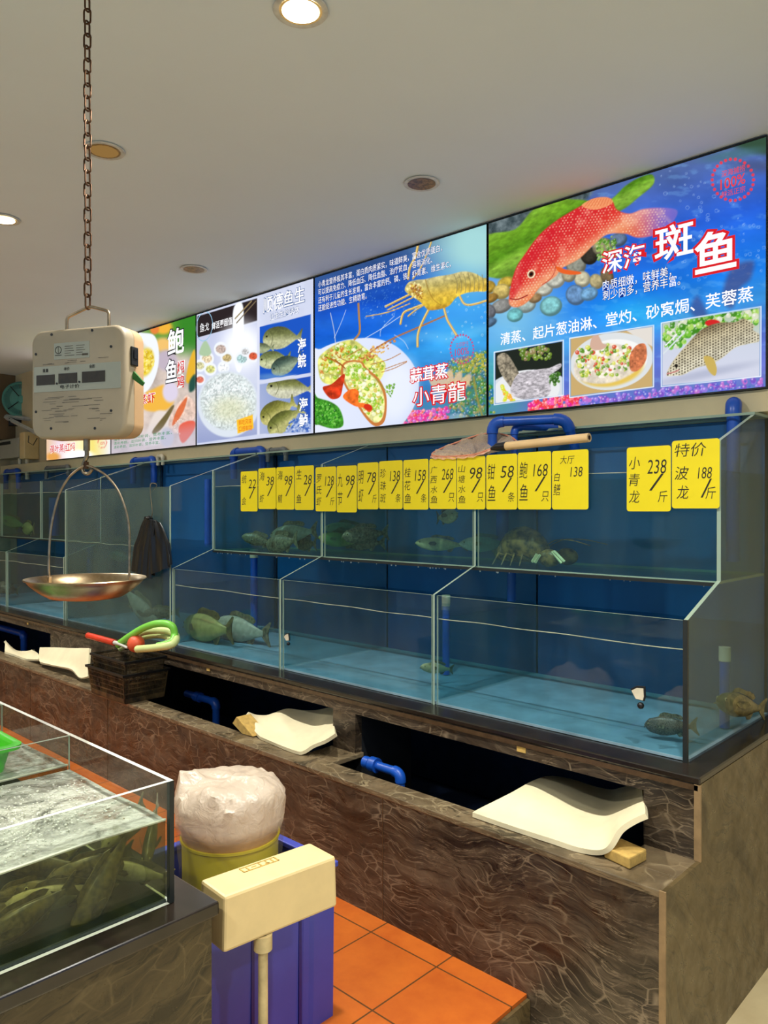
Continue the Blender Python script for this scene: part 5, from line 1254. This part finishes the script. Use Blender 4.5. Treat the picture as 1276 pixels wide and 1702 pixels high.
b = t.n('BsdfPrincipled', Roughness=.28); b.inputs['Base Color'].default_value = (*lin((234, 218, 196)), 1); b.inputs['Specular IOR Level'].default_value = .8
tl = t.n('BsdfTranslucent'); tl.inputs[0].default_value = (*lin((234, 212, 186)), 1)
nz = t.n('TexNoise', Scale=26.0, Detail=5.0, Distortion=1.5); t.l(t.coords((1, 1, 1)), nz.inputs['Vector'])
bp = t.n('Bump', Strength=.8, Distance=.006); t.l(nz.outputs[0], bp.inputs['Height']); t.l(bp.outputs[0], b.inputs['Normal'])
m0 = t.n('MixShader'); m0.inputs[0].default_value = .35; t.l(b.outputs[0], m0.inputs[1]); t.l(tl.outputs[0], m0.inputs[2])
g = t.n('NewGeometry'); sx = t.n('SeparateXYZ'); t.l(g.outputs['Position'], sx.inputs[0])
mr = t.n('MapRange'); t.l(sx.outputs[2], mr.inputs[0]); mr.inputs[1].default_value = .558; mr.inputs[2].default_value = .592; mr.inputs[3].default_value = .10; mr.inputs[4].default_value = .90
m1 = t.n('MixShader'); t.l(mr.outputs[0], m1.inputs[0]); t.l(tr.outputs[0], m1.inputs[1]); t.l(m0.outputs[0], m1.inputs[2]); t.l(m1.outputs[0], t.out.inputs[0]); MATS['bag_film'] = t.m
plastic_bag()
def cream_box():
    q = lambda x, y, **k: at(x, y, **k)
    zt = at(373, 1491, D=1.72).z; a = at(333, 1462, Z=zt); b = at(558.4, 1423, Z=zt); c = at(514.5, 1398, Z=zt); d = at(373, 1491, D=1.72)
    t = thing('plastic_box', 'upturned cream plastic box on a stick beside the counter', 'box', ((a.x+b.x)/2, (a.y+b.y)/2, 0))
    zb = zt-.127; m = MB()
    # aligned box through the near edge
    x1, y0 = d.x, d.y; x0, y1 = (a.x+c.x)/2+.01, b.y
    off = Vector((0, 0, 0)); dirv = Vector((b.x-d.x, b.y-d.y, 0)); wv = Vector((a.x-d.x, a.y-d.y, 0))
    P4 = [d, b, b+wv, d+wv]; top = [Vector((p.x, p.y, zt)) for p in P4]; cen = sum(top, Vector((0, 0, 0)))/4
    bot = [Vector(((p.x-cen.x)*1.02+cen.x, (p.y-cen.y)*1.02+cen.y, zb)) for p in P4]
    m.add(top+bot, [(0, 1, 2, 3), (4, 7, 6, 5), (0, 4, 5, 1), (1, 5, 6, 2), (2, 6, 7, 3), (3, 7, 4, 0)])
    m.build('body', 'cream', t, bevel=.007)
    pc = at(437, 1620, D=1.80)
    MB().tube([(pc.x, pc.y, 0.001), (pc.x, pc.y, zb)], .0115, 16).build('pole', 'stick', t, smooth=True)
    MB().tube([(pc.x, pc.y, zb-.035), (pc.x, pc.y, zb)], .022, 18).build('socket', 'stick', t, smooth=True)
    e = (top[1]-top[0]).normalized(); f_ = (top[3]-top[0]).normalized(); o = top[0]
    m = MB(); L = (top[1]-top[0]).length; Wd = (top[3]-top[0]).length
    def pt(u, v, h): return o+e*L*u+f_*Wd*v+Vector((0, 0, h))
    for u0, u1, v0, v1 in ((.30, .62, .66, .68), (.30, .62, .86, .88), (.30, .31, .66, .88), (.61, .62, .66, .88), (.35, .36, .70, .84), (.39, .43, .76, .78), (.46, .47, .70, .84), (.50, .54, .70, .72), (.52, .53, .70, .84), (.57, .58, .70, .84)):
        m.add([pt(u, v, h) for h in (0.0005, .0016) for v in (v0, v1) for u in (u0, u1)], [(0, 2, 3, 1), (4, 5, 7, 6), (0, 1, 5, 4), (1, 3, 7, 5), (3, 2, 6, 7), (2, 0, 4, 6)])
    m.build('moulded_mark', 'sponge', t)
cream_box()

# ---------------------------------------------------------------- pipes
def pipe(label, pts, r=.0165, m='blue_pvc', collars=(), cat='pipe', br=.03, name='water_pipe', group=None):
    P = [Vector(p) for p in pts]; lo = min(P, key=lambda p: p.z)
    t = thing(name, label, cat, lo, group=group)
    MB().tube(bent(P, br), r, 14).build('pipe_run', m, t, smooth=True)
    k = 0
    for i in range(1, len(P)-1):
        u = (P[i-1]-P[i]).normalized(); v = (P[i+1]-P[i]).normalized(); q = br*1.15
        MB().tube(bent([P[i]+u*q, P[i], P[i]+v*q], br), r*1.22, 14).build('elbow', m, t, smooth=True)
    for p, d, rr_, ln, mm in collars:
        p = Vector(p); d = Vector(d); MB().tube([p-d*ln/2, p+d*ln/2], rr_, 16).build('collar', mm, t, smooth=True)
    return t
Yr = 2.93
p0 = at(818, 735, Y=2.80); p1 = at(818, 704, Y=2.80)
pipe('blue pipe bridge over the tank rim behind the net handle', [(p0.x, 2.80, 1.66), (p0.x, 2.80, 1.885), (p0.x+.0, 3.05, 1.885), (p0.x+.34, 3.05, 1.885), (p0.x+.34, 3.05, 1.80)][:2]+[(p0.x+.30, 2.80+.12, 1.885), (p0.x+.30, 3.0, 1.75)], .021, br=.045)
p2 = at(863, 725, Y=2.90)
pipe('thinner blue pipe branching down beside the blue pipe bridge', [(p2.x, 2.86, 1.60), (p2.x, 2.86, 1.862), (p2.x+.12, 3.02, 1.862)], .015, br=.03)
p3 = at(1220, 690, Y=3.03)
pipe('blue pipe elbow rising at the right end of the tank row', [(p3.x, 3.02, 1.30), (p3.x, 3.02, 1.900), (p3.x-.03, 3.12, 1.900), (p3.x-.03, 3.12, 1.80)], .024, br=.04)
for x_, lab in ((at(412, 748, Y=3.05).x, 'flat blue pipe cap on the tank top under the raw fish poster'), (at(238, 763, Y=3.05).x, 'blue pipe on the tank top right of the weighing pan bail'), (at(20, 770, Y=3.05).x, 'thick blue pipe on the tank top at the left edge')):
    w_ = .16
    pipe(lab, [(x_-w_, 3.05, 1.70), (x_-w_, 3.05, 1.880), (x_+w_, 3.05, 1.880), (x_+w_, 3.05, 1.70)], .024, br=.04)
x_ = at(460, 745, Y=3.05).x; pipe('short grey pipe on the tank top below the fish photos', [(x_-.09, 3.05, 1.80), (x_-.09, 3.05, 1.872), (x_+.09, 3.05, 1.872), (x_+.09, 3.05, 1.80)], .015, 'grey_pvc')
x_ = at(96, 775, Y=3.05).x; pipe('grey pipe lying on the tank top at the far left', [(x_-.25, 3.05, 1.78), (x_-.25, 3.05, 1.880), (x_+.22, 3.05, 1.880), (x_+.22, 3.05, 1.80)], .018, 'grey_pvc')
x_ = at(266, 765, Y=3.05).x; pipe('short white pipe stub beside the blue pipe on the tank top', [(x_-.03, 3.05, 1.83), (x_-.03, 3.05, 1.90), (x_+.04, 3.05, 1.90), (x_+.04, 3.05, 1.83)], .013, 'white_pvc', br=.02)
def standpipe(px_, py0, py1, Y, lab, cap=None, r=.021, z0=None, z1=None):
    a = at(px_, (py0+py1)/2, Y=Y); a.x = min(a.x, -.992); z1 = z1 or at(px_, py0, Y=Y).z; z0 = z0 or ZT+.012
    c = [((a.x, Y, z1-.015), (0, 0, 1), r*1.18, .05, cap)] if cap else []
    pipe(lab, [(a.x, Y, z0), (a.x, Y, z1)], r, collars=c)
standpipe(850, 948, 1005, 3.0, 'blue standpipe seen through the gap above the lower right tank', z0=1.07, z1=1.235)
standpipe(1206, 1080, 1235, 2.80, 'blue overflow pipe with pale collar in the right corner of the lower tank', 'white_pvc', .017)
standpipe(741, 1012, 1110, 2.80, 'blue overflow pipe beside the left divider of the lower right tank', 'white_pvc', .017, z1=1.085)
standpipe(422, 905, 960, 2.90, 'blue standpipe with pale collar in the lower left tank', 'white_pvc', .022, z1=1.235)
standpipe(150, 880, 1030, 2.75, 'blue standpipe behind the weighing pan in the tall tank', None, .024, z1=1.20)
standpipe(90, 830, 890, 2.95, 'broad blue pipe in the far left upper tank', None, .045, z0=1.258, z1=1.60)
standpipe(345, 800, 900, 2.95, 'blue pipe in the upper tank left of the price cards', None, .022, z0=1.258, z1=1.70)
standpipe(835, 870, 930, 3.02, 'blue pipe behind the lobster in the upper right tank', None, .03, z0=1.258, z1=1.70)
v0 = at(606, 1266, Y=2.24); v1 = at(680, 1290, Y=2.40)
pipe('blue valve pipe with ribbed union in the right recess of the plinth', [(v0.x, 2.24, v0.z), (v0.x+.20, 2.24, v0.z), (v0.x+.20, 2.24, .20)], .018, collars=[((v0.x+.055, 2.24, v0.z), (1, 0, 0), .030, .035, 'blue_pvc'), ((v0.x+.015, 2.24, v0.z), (1, 0, 0), .024, .03, 'blue_pvc')])
v0 = at(310, 1180, Y=2.45)
pipe('blue pipe elbow in the middle recess of the plinth', [(v0.x, 2.45, .42), (v0.x+.30, 2.45, .42), (v0.x+.30, 2.45, .2)], .020, collars=[((v0.x+.12, 2.45, .42), (1, 0, 0), .028, .05, 'blue_pvc')])
v0 = at(20, 1070, Y=2.5)
pipe('blue pipes in the dark recess at the left edge', [(v0.x-.3, 2.5, .48), (v0.x+.25, 2.5, .48), (v0.x+.25, 2.5, .2)], .026)
x_ = at(628, 1195, Y=2.6).x; pipe('thin blue pipe hanging in the right recess', [(x_, 2.6, .45), (x_, 2.6, .68)], .014, collars=[((x_+.03, 2.6, .64), (0, 0, 1), .014, .05, 'red_plastic')])

# ---------------------------------------------------------------- glass cleaning magnets, suction clips
def cleaner(px_, py_, Y, label, s=1.0, rot=0):
    c = at(px_, py_, Y=Y); t = thing('glass_cleaner', label, 'glass cleaner', c)
    pts = [(-.026, .020), (-.004, .034), (.024, .036), (.026, .004), (.022, -.012), (-.008, -.010)]
    ca, sa = math.cos(rot), math.sin(rot); R_ = lambda p, k: (c.x+(p[0]*ca-p[1]*sa)*k*s, c.z+(p[0]*sa+p[1]*ca)*k*s)
    MB().prism([R_(p, 1) for p in pts], Y-.006, Y, 'y').build('frame', 'frame_black', t, bevel=.0015)
    MB().prism([R_(p, .80) for p in pts], Y-.008, Y-.0061, 'y').build('pad', 'white_pvc', t)
    b_ = R_((.010, -.028), 1); MB().ball((b_[0], Y-.006, b_[1]), .011*s, 14, 8).build('knob', 'black_plastic', t, smooth=True)
cleaner(1061, 1157, 2.3675, 'white glass cleaner with black rim stuck to the lower right pane')
cleaner(478, 1062, 2.3675, 'small white glass cleaner stuck on the pane beside the first lower divider', .8, .2)
# stickers on the plinth
for px_, py_, w_, lab in ((866, 1236, .030, 'small worn square sticker on the plinth edge under the right tank'), (346, 1106, .024, 'tiny pink sticker on the plinth edge near the crates'), (46, 1030, .022, 'tiny white sticker on the plinth edge at the left')):
    c = at(px_, py_, Y=2.26); o = MB().box(-w_*.6, w_*.6, -.0012, 0, -w_*.4, w_*.4).build('sticker', 'sponge', None); o.location = (c.x, 2.2545, max(.652, min(.664, c.z))); o.location.y = 2.2605; tag(o, lab, 'sticker')

# ---------------------------------------------------------------- things on the far wall
def fan():
    c = at(36, 664, X=-8.2)
    t = thing('wall_fan', 'round teal fan on a bracket at the far left wall', 'fan', c)
    R = .185; x = -8.20
    n = Vector((1, -.35, 0)).normalized(); M = Matrix((( -n.y, 0, n.x), (n.x, 0, n.y), (0, 1, 0)))
    M = Matrix(((-n.y*-1, n.x*-1, 0), (0, 0, 1), (n.x, n.y, 0))).transposed()
    def bl(m, name, mt, **k):
        m.v = [tuple(Vector((x, c.y, c.z))+M@Vector(v)) for v in m.v]; m.build(name, mt, t, **k)
    bl(MB().lathe([(R*.98, -.10), (R, -.08), (R, 0), (R*.93, .012), (R*.86, .004), (R*.86, -.07), (.0001, -.07)], n=40), 'shroud', 'fan_teal', smooth=True)
    bl(MB().lathe([(.0001, .03), (.035, .028), (.042, .01), (.042, -.02)], n=24), 'hub', 'fan_teal', smooth=True)
    m = MB()
    for k in range(60):
        a = 2*math.pi*k/60; u = Vector((math.cos(a), math.sin(a), 0)); w_ = Vector((-u.y, u.x, 0))*.0035
        a0, a1 = u*R*.62, u*R*.93
        m.add([a0-w_, a0+w_, a1+w_, a1-w_, a0-w_+Vector((0, 0, .008)), a0+w_+Vector((0, 0, .008)), a1+w_+Vector((0, 0, .008)), a1-w_+Vector((0, 0, .008))], [(0, 1, 2, 3), (4, 7, 6, 5), (0, 4, 5, 1), (1, 5, 6, 2), (2, 6, 7, 3), (3, 7, 4, 0)])
    bl(m, 'grille', 'fan_teal')
    bl(MB().lathe([(R*.62, -.03), (R*.62, .0), (.0001, .0)], n=32), 'front_disc', 'fan_teal', smooth=True)
    for k in range(4):
        a = math.radians(50+90*k); u = Vector((math.cos(a), math.sin(a), 0)); bl(MB().tube([u*.04+Vector((0, 0, .012)), u*R*.9+Vector((0, 0, .012))], .005, 6), 'spoke', 'frame_black')
    bl(MB().lathe([(.11, -.20), (.12, -.08)], n=24), 'motor', 'frame_black', smooth=True)
    bl(MB().box(-.10, .12, -.27, -.20, -.12, .0), 'foot', 'frame_black')
fan()
def bracket():
    a = at(8, 693, D=8.0); b = at(76, 728, D=7.4); t = thing('bracket_arm', 'pale metal bracket arm under the teal fan', 'bracket', a)
    MB().tube([a, b], .022, 4).build('strut', 'white_metal', t); c = at(75, 700, D=7.7); MB().tube([a+Vector((0, 0, .01)), c], .020, 4).build('rail', 'white_metal', t)
    d = at(60, 735, D=7.4); MB().tube([at(48, 724, D=7.4), at(47, 735, D=7.4), at(55, 740, D=7.4), at(62, 728, D=7.4)], .004, 6).build('cable', 'frame_black', t)
bracket()
def powerbox():
    a = at(38, 745, Y=3.10); x0 = at(5, 740, Y=3.10).x; x1 = at(52, 740, Y=3.10).x; z0 = at(30, 762, Y=3.10).z; z1 = at(30, 722, Y=3.10).z
    t = thing('junction_box', 'cream electrical box on the wall at the far left above the tanks', 'electrical box', (x0, 3.179, z0))
    MB().box(x0, x1-.12, 3.02, 3.179, z0, z1-.05).build('box_body', 'scale_panel', t, bevel=.008); MB().box(x1-.118, x1, 3.03, 3.179, z0-.02, z1).build('side_box', 'cream', t, bevel=.01)
    MB().box(x0+.1, x0+.42, 3.012, 3.0195, z0+.14, z0+.17).build('slot', 'frame_black', t)
    for q in (x1-.28, x1-.10): MB().tube([(q, 3.10, z0-.22), (q, 3.10, z0)], .020, 10).build('conduit', 'white_pvc', t, smooth=True)
powerbox()
# ---------------------------------------------------------------- fish: built once per kind (nose towards -x, one metre long), copied with their parts
def fish_proto(kind, body_m, fin_m, hh=.17, ww=.085, blunt=1.0, lips=False):
    t = bpy.data.objects.new('fish', None); COL.objects.link(t)
    st = [(0, .04, .05), (.015, .16, .20), (.05, .36*blunt, .45), (.11, .60*blunt, .72), (.19, .82, .92), (.30, .97, 1.0), (.42, 1.0, .98), (.54, .90, .84), (.66, .68, .60), (.76, .44, .38), (.84, .28, .22), (.89, .24, .14)]
    n = 20; rows = []
    for s_, h, w_ in st:
        zc = -.012*math.sin(s_*3.1)
        rows.append([(s_-.5, ww*w_*math.sin(2*math.pi*k/n)*(1-.10*math.cos(2*math.pi*k/n)), zc+hh*h*math.cos(2*math.pi*k/n)) for k in range(n)])
    m = MB(); m.add([p for r_ in rows for p in r_], [(i*n+k, i*n+(k+1) % n, (i+1)*n+(k+1) % n, (i+1)*n+k) for i in range(len(rows)-1) for k in range(n)]+[tuple(range(n)), tuple((len(rows)-1)*n+k for k in range(n))])
    m.build('body', body_m, t, smooth=True, local=True)
    def fin(name, pts, th=.006, y=0, rot=None):
        m = MB().prism(pts, y-th/2, y+th/2, 'y')
        if rot: m.rot(Matrix.Rotation(rot[0], 3, rot[1]), rot[2])
        m.build(name, fin_m, t, local=True)
    fin('tail_fin', [(.36, hh*.22), (.41, hh*.5), (.50, hh*.95), (.52, hh*.9), (.485, hh*.4), (.475, 0), (.485, -hh*.4), (.52, -hh*.9), (.50, -hh*.95), (.41, -hh*.5), (.36, -hh*.22)], .010)
    fin('dorsal_fin', [(-.22, hh*.86), (-.17, hh*1.22), (-.10, hh*1.36), (-.02, hh*1.30), (.06, hh*1.20), (.13, hh*1.22), (.22, hh*1.05), (.26, hh*.78), (.22, hh*.55), (.08, hh*.80), (-.08, hh*.96)], .008)
    fin('anal_fin', [(.10, -hh*.80), (.14, -hh*1.15), (.20, -hh*1.10), (.25, -hh*.60), (.2, -hh*.5)], .007)
    for s_ in (-1, 1):
        fin('pectoral_fin', [(-.24, .0), (-.20, .035), (-.10, .045), (-.06, .01), (-.10, -.03), (-.20, -.03)], .006, s_*ww*.98, (s_*.35, 'Z', (-.24, s_*ww, 0)))
        MB().ball((-.405, s_*ww*.58*(1+.1*(blunt-1)), hh*.20), (.019, .010, .019), 14, 8).build('eye', 'eye_ring', t, smooth=True, local=True)
        MB().ball((-.406, s_*ww*.68*(1+.1*(blunt-1)), hh*.20), (.012, .006, .012), 12, 8).build('pupil', 'fish_eye', [c for c in t.children if c.name.startswith('eye')][-1], smooth=True, local=True)
    m = MB().tube([(-.492, -ww*.30, -.035), (-.503, 0, -.030), (-.492, ww*.30, -.035)], .008, 8); m.build('mouth', fin_m, t, smooth=True, local=True)
    return t
PROTO = {'grouper': fish_proto('grouper', 'fish_dark', 'fish_dark', .17, .10, 1.15), 'carp': fish_proto('carp', 'fish_pale', 'fish_dark', .150, .085), 'yellow': fish_proto('yellow', 'fish_yellow', 'fish_olive', .16, .09, 1.1),
         'olive': fish_proto('olive', 'fish_olive', 'fish_olive', .125, .075, 1.1), 'spots': fish_proto('spots', 'fish_spots', 'fish_dark', .19, .10, 1.2), 'belly': fish_proto('belly', 'fish_belly', 'fish_olive', .13, .08, 1.1)}
used = set()
def fish(kind, L, pos, rz, ry, label, group=None, roll=0):
    """rz: which way the nose points (0 = left along the tanks), ry: nose up"""
    p = PROTO[kind]; c = p if kind not in used else copy_tree(p); used.add(kind)
    c.location = pos; c.rotation_euler = (roll, ry, rz); c.scale = (L, L, L)
    for k in ('group',):
        if k in c: del c[k]
    tag(c, label, 'fish', group)
R_ = math.radians
G1, G2, G3 = 'fish in the upper right tank row', 'fish in the lower right tank row', 'fish in the front left tank'
Y1 = 2.80
def P1(x, y, Y=Y1, zmin=1.30): p = at(x, y, Y=Y); p.z = max(p.z, zmin); return p
fish('carp', .36, P1(487, 886, 2.80), R_(8), R_(-6), 'pale grey fish, largest and topmost of the pile under the left price cards', G1)
fish('grouper', .32, P1(468, 902, 2.75), R_(-6), R_(-8), 'dark fish lying under the pale one at the left divider', G1)
fish('grouper', .22, P1(430, 897, 2.78, 1.305), R_(30), R_(10), 'small dark fish at the left end of the pile', G1)
fish('grouper', .26, P1(508, 906, 2.86, 1.305), R_(-14), 0, 'dark fish at the right end of the pile by the pane seam', G1)
fish('carp', .26, P1(578, 880, 2.86), R_(52), R_(4), 'grey fish, uppermost left of the four behind the 128 card', G1)
fish('grouper', .26, P1(607, 888, 2.82), R_(66), R_(-4), 'dark blunt fish facing out in the middle of the four', G1)
fish('yellow', .24, P1(566, 905, 2.80, 1.335), R_(40), R_(6), 'greenish fish facing left, lowest left of the four', G1)
fish('grouper', .24, P1(606, 912, 2.90, 1.32), R_(20), 0, 'dark fish at the bottom right of the four', G1)
fish('belly', .26, P1(742, 858, 2.78), R_(150), R_(4), 'pale round fish just below the pink net', G1)
fish('belly', .25, P1(733, 904, 2.84), R_(34), R_(2), 'pale tan fish near the base left of the 98 card seam', G1)
fish('carp', .24, P1(806, 910, 2.86, 1.34), R_(44), 0, 'dim grey fish left of the lobster', G1)
def P2(x, y, Y): return at(x, y, Y=Y)
def clampz(p, lo): p.z = max(p.z, lo); return p
fish('yellow', .52, clampz(P2(345, 1062, 2.52), .812), R_(-2), R_(-2), 'big yellowish fish with pale head resting in the lower left tank', G2)
fish('carp', .50, clampz(P2(400, 1064, 2.66), .80), R_(4), R_(2), 'big grey carp behind the yellowish one in the lower left tank', G2)
fish('belly', .18, clampz(P2(726, 1142, 2.60), .80), R_(75), R_(10), 'brownish fish beside the divider of the lower middle and right tanks', G2)
fish('spots', .17, clampz(P2(1114, 1206, 2.52), .765), R_(15), R_(-6), 'spotted striped fish on the base near the right corner edge', G2)
fish('olive', .34, clampz(P2(1232, 1190, 2.86), .80), R_(80), R_(14), 'olive brown fish at the back of the lower right corner', G2)
fish('carp', .42, P2(233, 1008, 2.62), R_(196), R_(-38), 'pale green fish diving down at the right of the weighing pan', 'fish in the tall tank')
fish('grouper', .24, clampz(P2(268, 1024, 2.70), .80), R_(60), 0, 'dark fish by the right seam of the tall tank', 'fish in the tall tank')
fish('grouper', .28, clampz(P2(130, 1012, 2.66), .82), R_(30), R_(5), 'round dark fish below the weighing pan', 'fish in the tall tank')
fish('carp', .26, clampz(P2(200, 925, 2.9), .80), R_(10), R_(5), 'grey fish behind the weighing pan rim', 'fish in the tall tank')
fish('yellow', .34, P1(22, 868, 2.84, 1.34), R_(20), R_(12), 'pale yellow fish, upper one in the far left upper tank', 'fish in the far left tanks')
fish('yellow', .36, P1(48, 878, 2.78, 1.32), R_(-8), 0, 'pale yellow fish, lower one in the far left upper tank', 'fish in the far left tanks')
fish('grouper', .26, P2(8, 978, 2.6), R_(40), R_(10), 'dark fish at the left picture edge in the lower tank', 'fish in the far left tanks')
fish('grouper', .22, clampz(P2(20, 1002, 2.6), .80), R_(-30), R_(-10), 'dark fish near the base at the left picture edge', 'fish in the far left tanks')
fish('carp', .24, clampz(P2(78, 1000, 2.7), .84), R_(70), R_(30), 'dim grey fish left of the weighing pan foot', 'fish in the far left tanks')
# front tank
def PF(x, y, X, lo=.69): p = at(x, y, X=X); p.z = min(max(p.z, lo), .79); return p
FT = [('belly', .21, (92, 1492), -1.60, 78, 3, 'olive fish with pale belly, horizontal in the middle of the front tank'),
      ('olive', .20, (150, 1466), -1.68, 84, -4, 'dark striped fish above the horizontal pale one'),
      ('olive', .25, (168, 1470), -1.53, 100, -52, 'olive fish head down with its tail fin raised to the surface'),
      ('belly', .17, (222, 1480), -1.58, 62, 18, 'pale fish right of the raised tail'),
      ('olive', .20, (28, 1492), -1.66, 110, 6, 'olive fish cut by the left picture edge'),
      ('olive', .24, (36, 1548), -1.56, 96, -12, 'dark olive fish near the base at the left edge'),
      ('olive', .20, (110, 1536), -1.60, 70, 16, 'dark fish low in the middle of the front tank'),
      ('yellow', .15, (112, 1432), -1.80, 95, -20, 'yellowish fish behind, just below the water surface'),
      ('belly', .20, (205, 1440), -1.84, 120, -14, 'dim pale fish at the back under the froth'),
      ('olive', .20, (252, 1452), -1.74, 140, -28, 'slanting olive fish by the right rear corner'),
      ('olive', .21, (70, 1452), -1.76, 60, 8, 'dim olive fish behind the horizontal pale one'),
      ('olive', .18, (-10, 1570), -1.62, 85, 8, 'olive fish mostly outside the left picture edge')]
for k, L, q, X, rz, ry, lab in FT: fish(k, L, PF(*q, X), R_(rz), R_(ry), lab, G3)

# ---------------------------------------------------------------- lobster with taped claws
def lobster():
    c = at(893, 912, Y=2.80); c.z = 1.2585
    t = thing('lobster', 'dark brown lobster with pale taped claws on the glass base of the upper right tank', 'lobster', c)
    def b(m, name, mt='lobster', **k): m.v = [(v[0]+c.x, v[1]+c.y, v[2]+c.z) for v in m.v]; return m.build(name, mt, t, smooth=True, **k)
    sec = [(a_, b_, c_*1.3, d_*1.25) for a_, b_, c_, d_ in [(-.175, .028, .030, .055), (-.15, .046, .048, .060), (-.11, .054, .058, .068), (-.06, .056, .060, .072), (-.01, .050, .052, .066), (.03, .034, .036, .058), (.055, .012, .014, .052)]]
    n = 16; rows = [[(x, w_*math.sin(2*math.pi*k/n), z+h*math.cos(2*math.pi*k/n)) for k in range(n)] for x, w_, h, z in sec]
    m = MB(); m.add([p for r in rows for p in r], [(i*n+k, i*n+(k+1) % n, (i+1)*n+(k+1) % n, (i+1)*n+k) for i in range(len(rows)-1) for k in range(n)]+[tuple(range(n)), tuple((len(rows)-1)*n+k for k in range(n))]); b(m, 'carapace')
    for i in range(5):
        x = -.185-i*.004; z = .05-.004*i
        b(MB().ball((x+.02-.012*i, .012*i, .052-.004*i+.004), (.020, .044-.003*i, .044-.004*i), 16, 10), 'tail_segment')
    for s_ in (-1, 1):
        b(MB().tube(crspline([(.02, s_*.03, .05), (.06, s_*.07, .05), (.09, s_*.075-.02, .045)], 4), [.012]*9, 10), 'claw_arm')
        m = MB().ball((.115, s_*.070-.025, .042), (.050, .026, .036), 18, 12); b(m, 'claw')
        b(MB().tube(crspline([(.02, s_*.012, .065), (.10, s_*.03, .11), (.20, s_*.05-.02, .115), (.30, s_*.07-.03, .098)], 5), .0018, 6), 'antenna')
        b(MB().ball((.048, s_*.016, .068), .006, 10, 6), 'eye', 'fish_eye')
        for k in range(4): b(MB().tube([(-.02-.035*k, s_*.03, .035), (-.02-.04*k, s_*.085, .050), (-.015-.045*k, s_*.115, .004)], [.006, .005, .002], 8), 'leg')
    # tape strips
    def strip(a, d, name='tape_strip'):
        p = at(*a, Y=c.y-.128); q = at(*d, Y=c.y-.128); p -= c; q -= c
        b(MB().tube([p, q], .0062, 4), name, 'tape')
    strip((884, 934), (892, 921)); strip((889, 935), (897, 922))
    strip((917, 917), (933, 936)); strip((920, 916), (938, 934))
lobster()
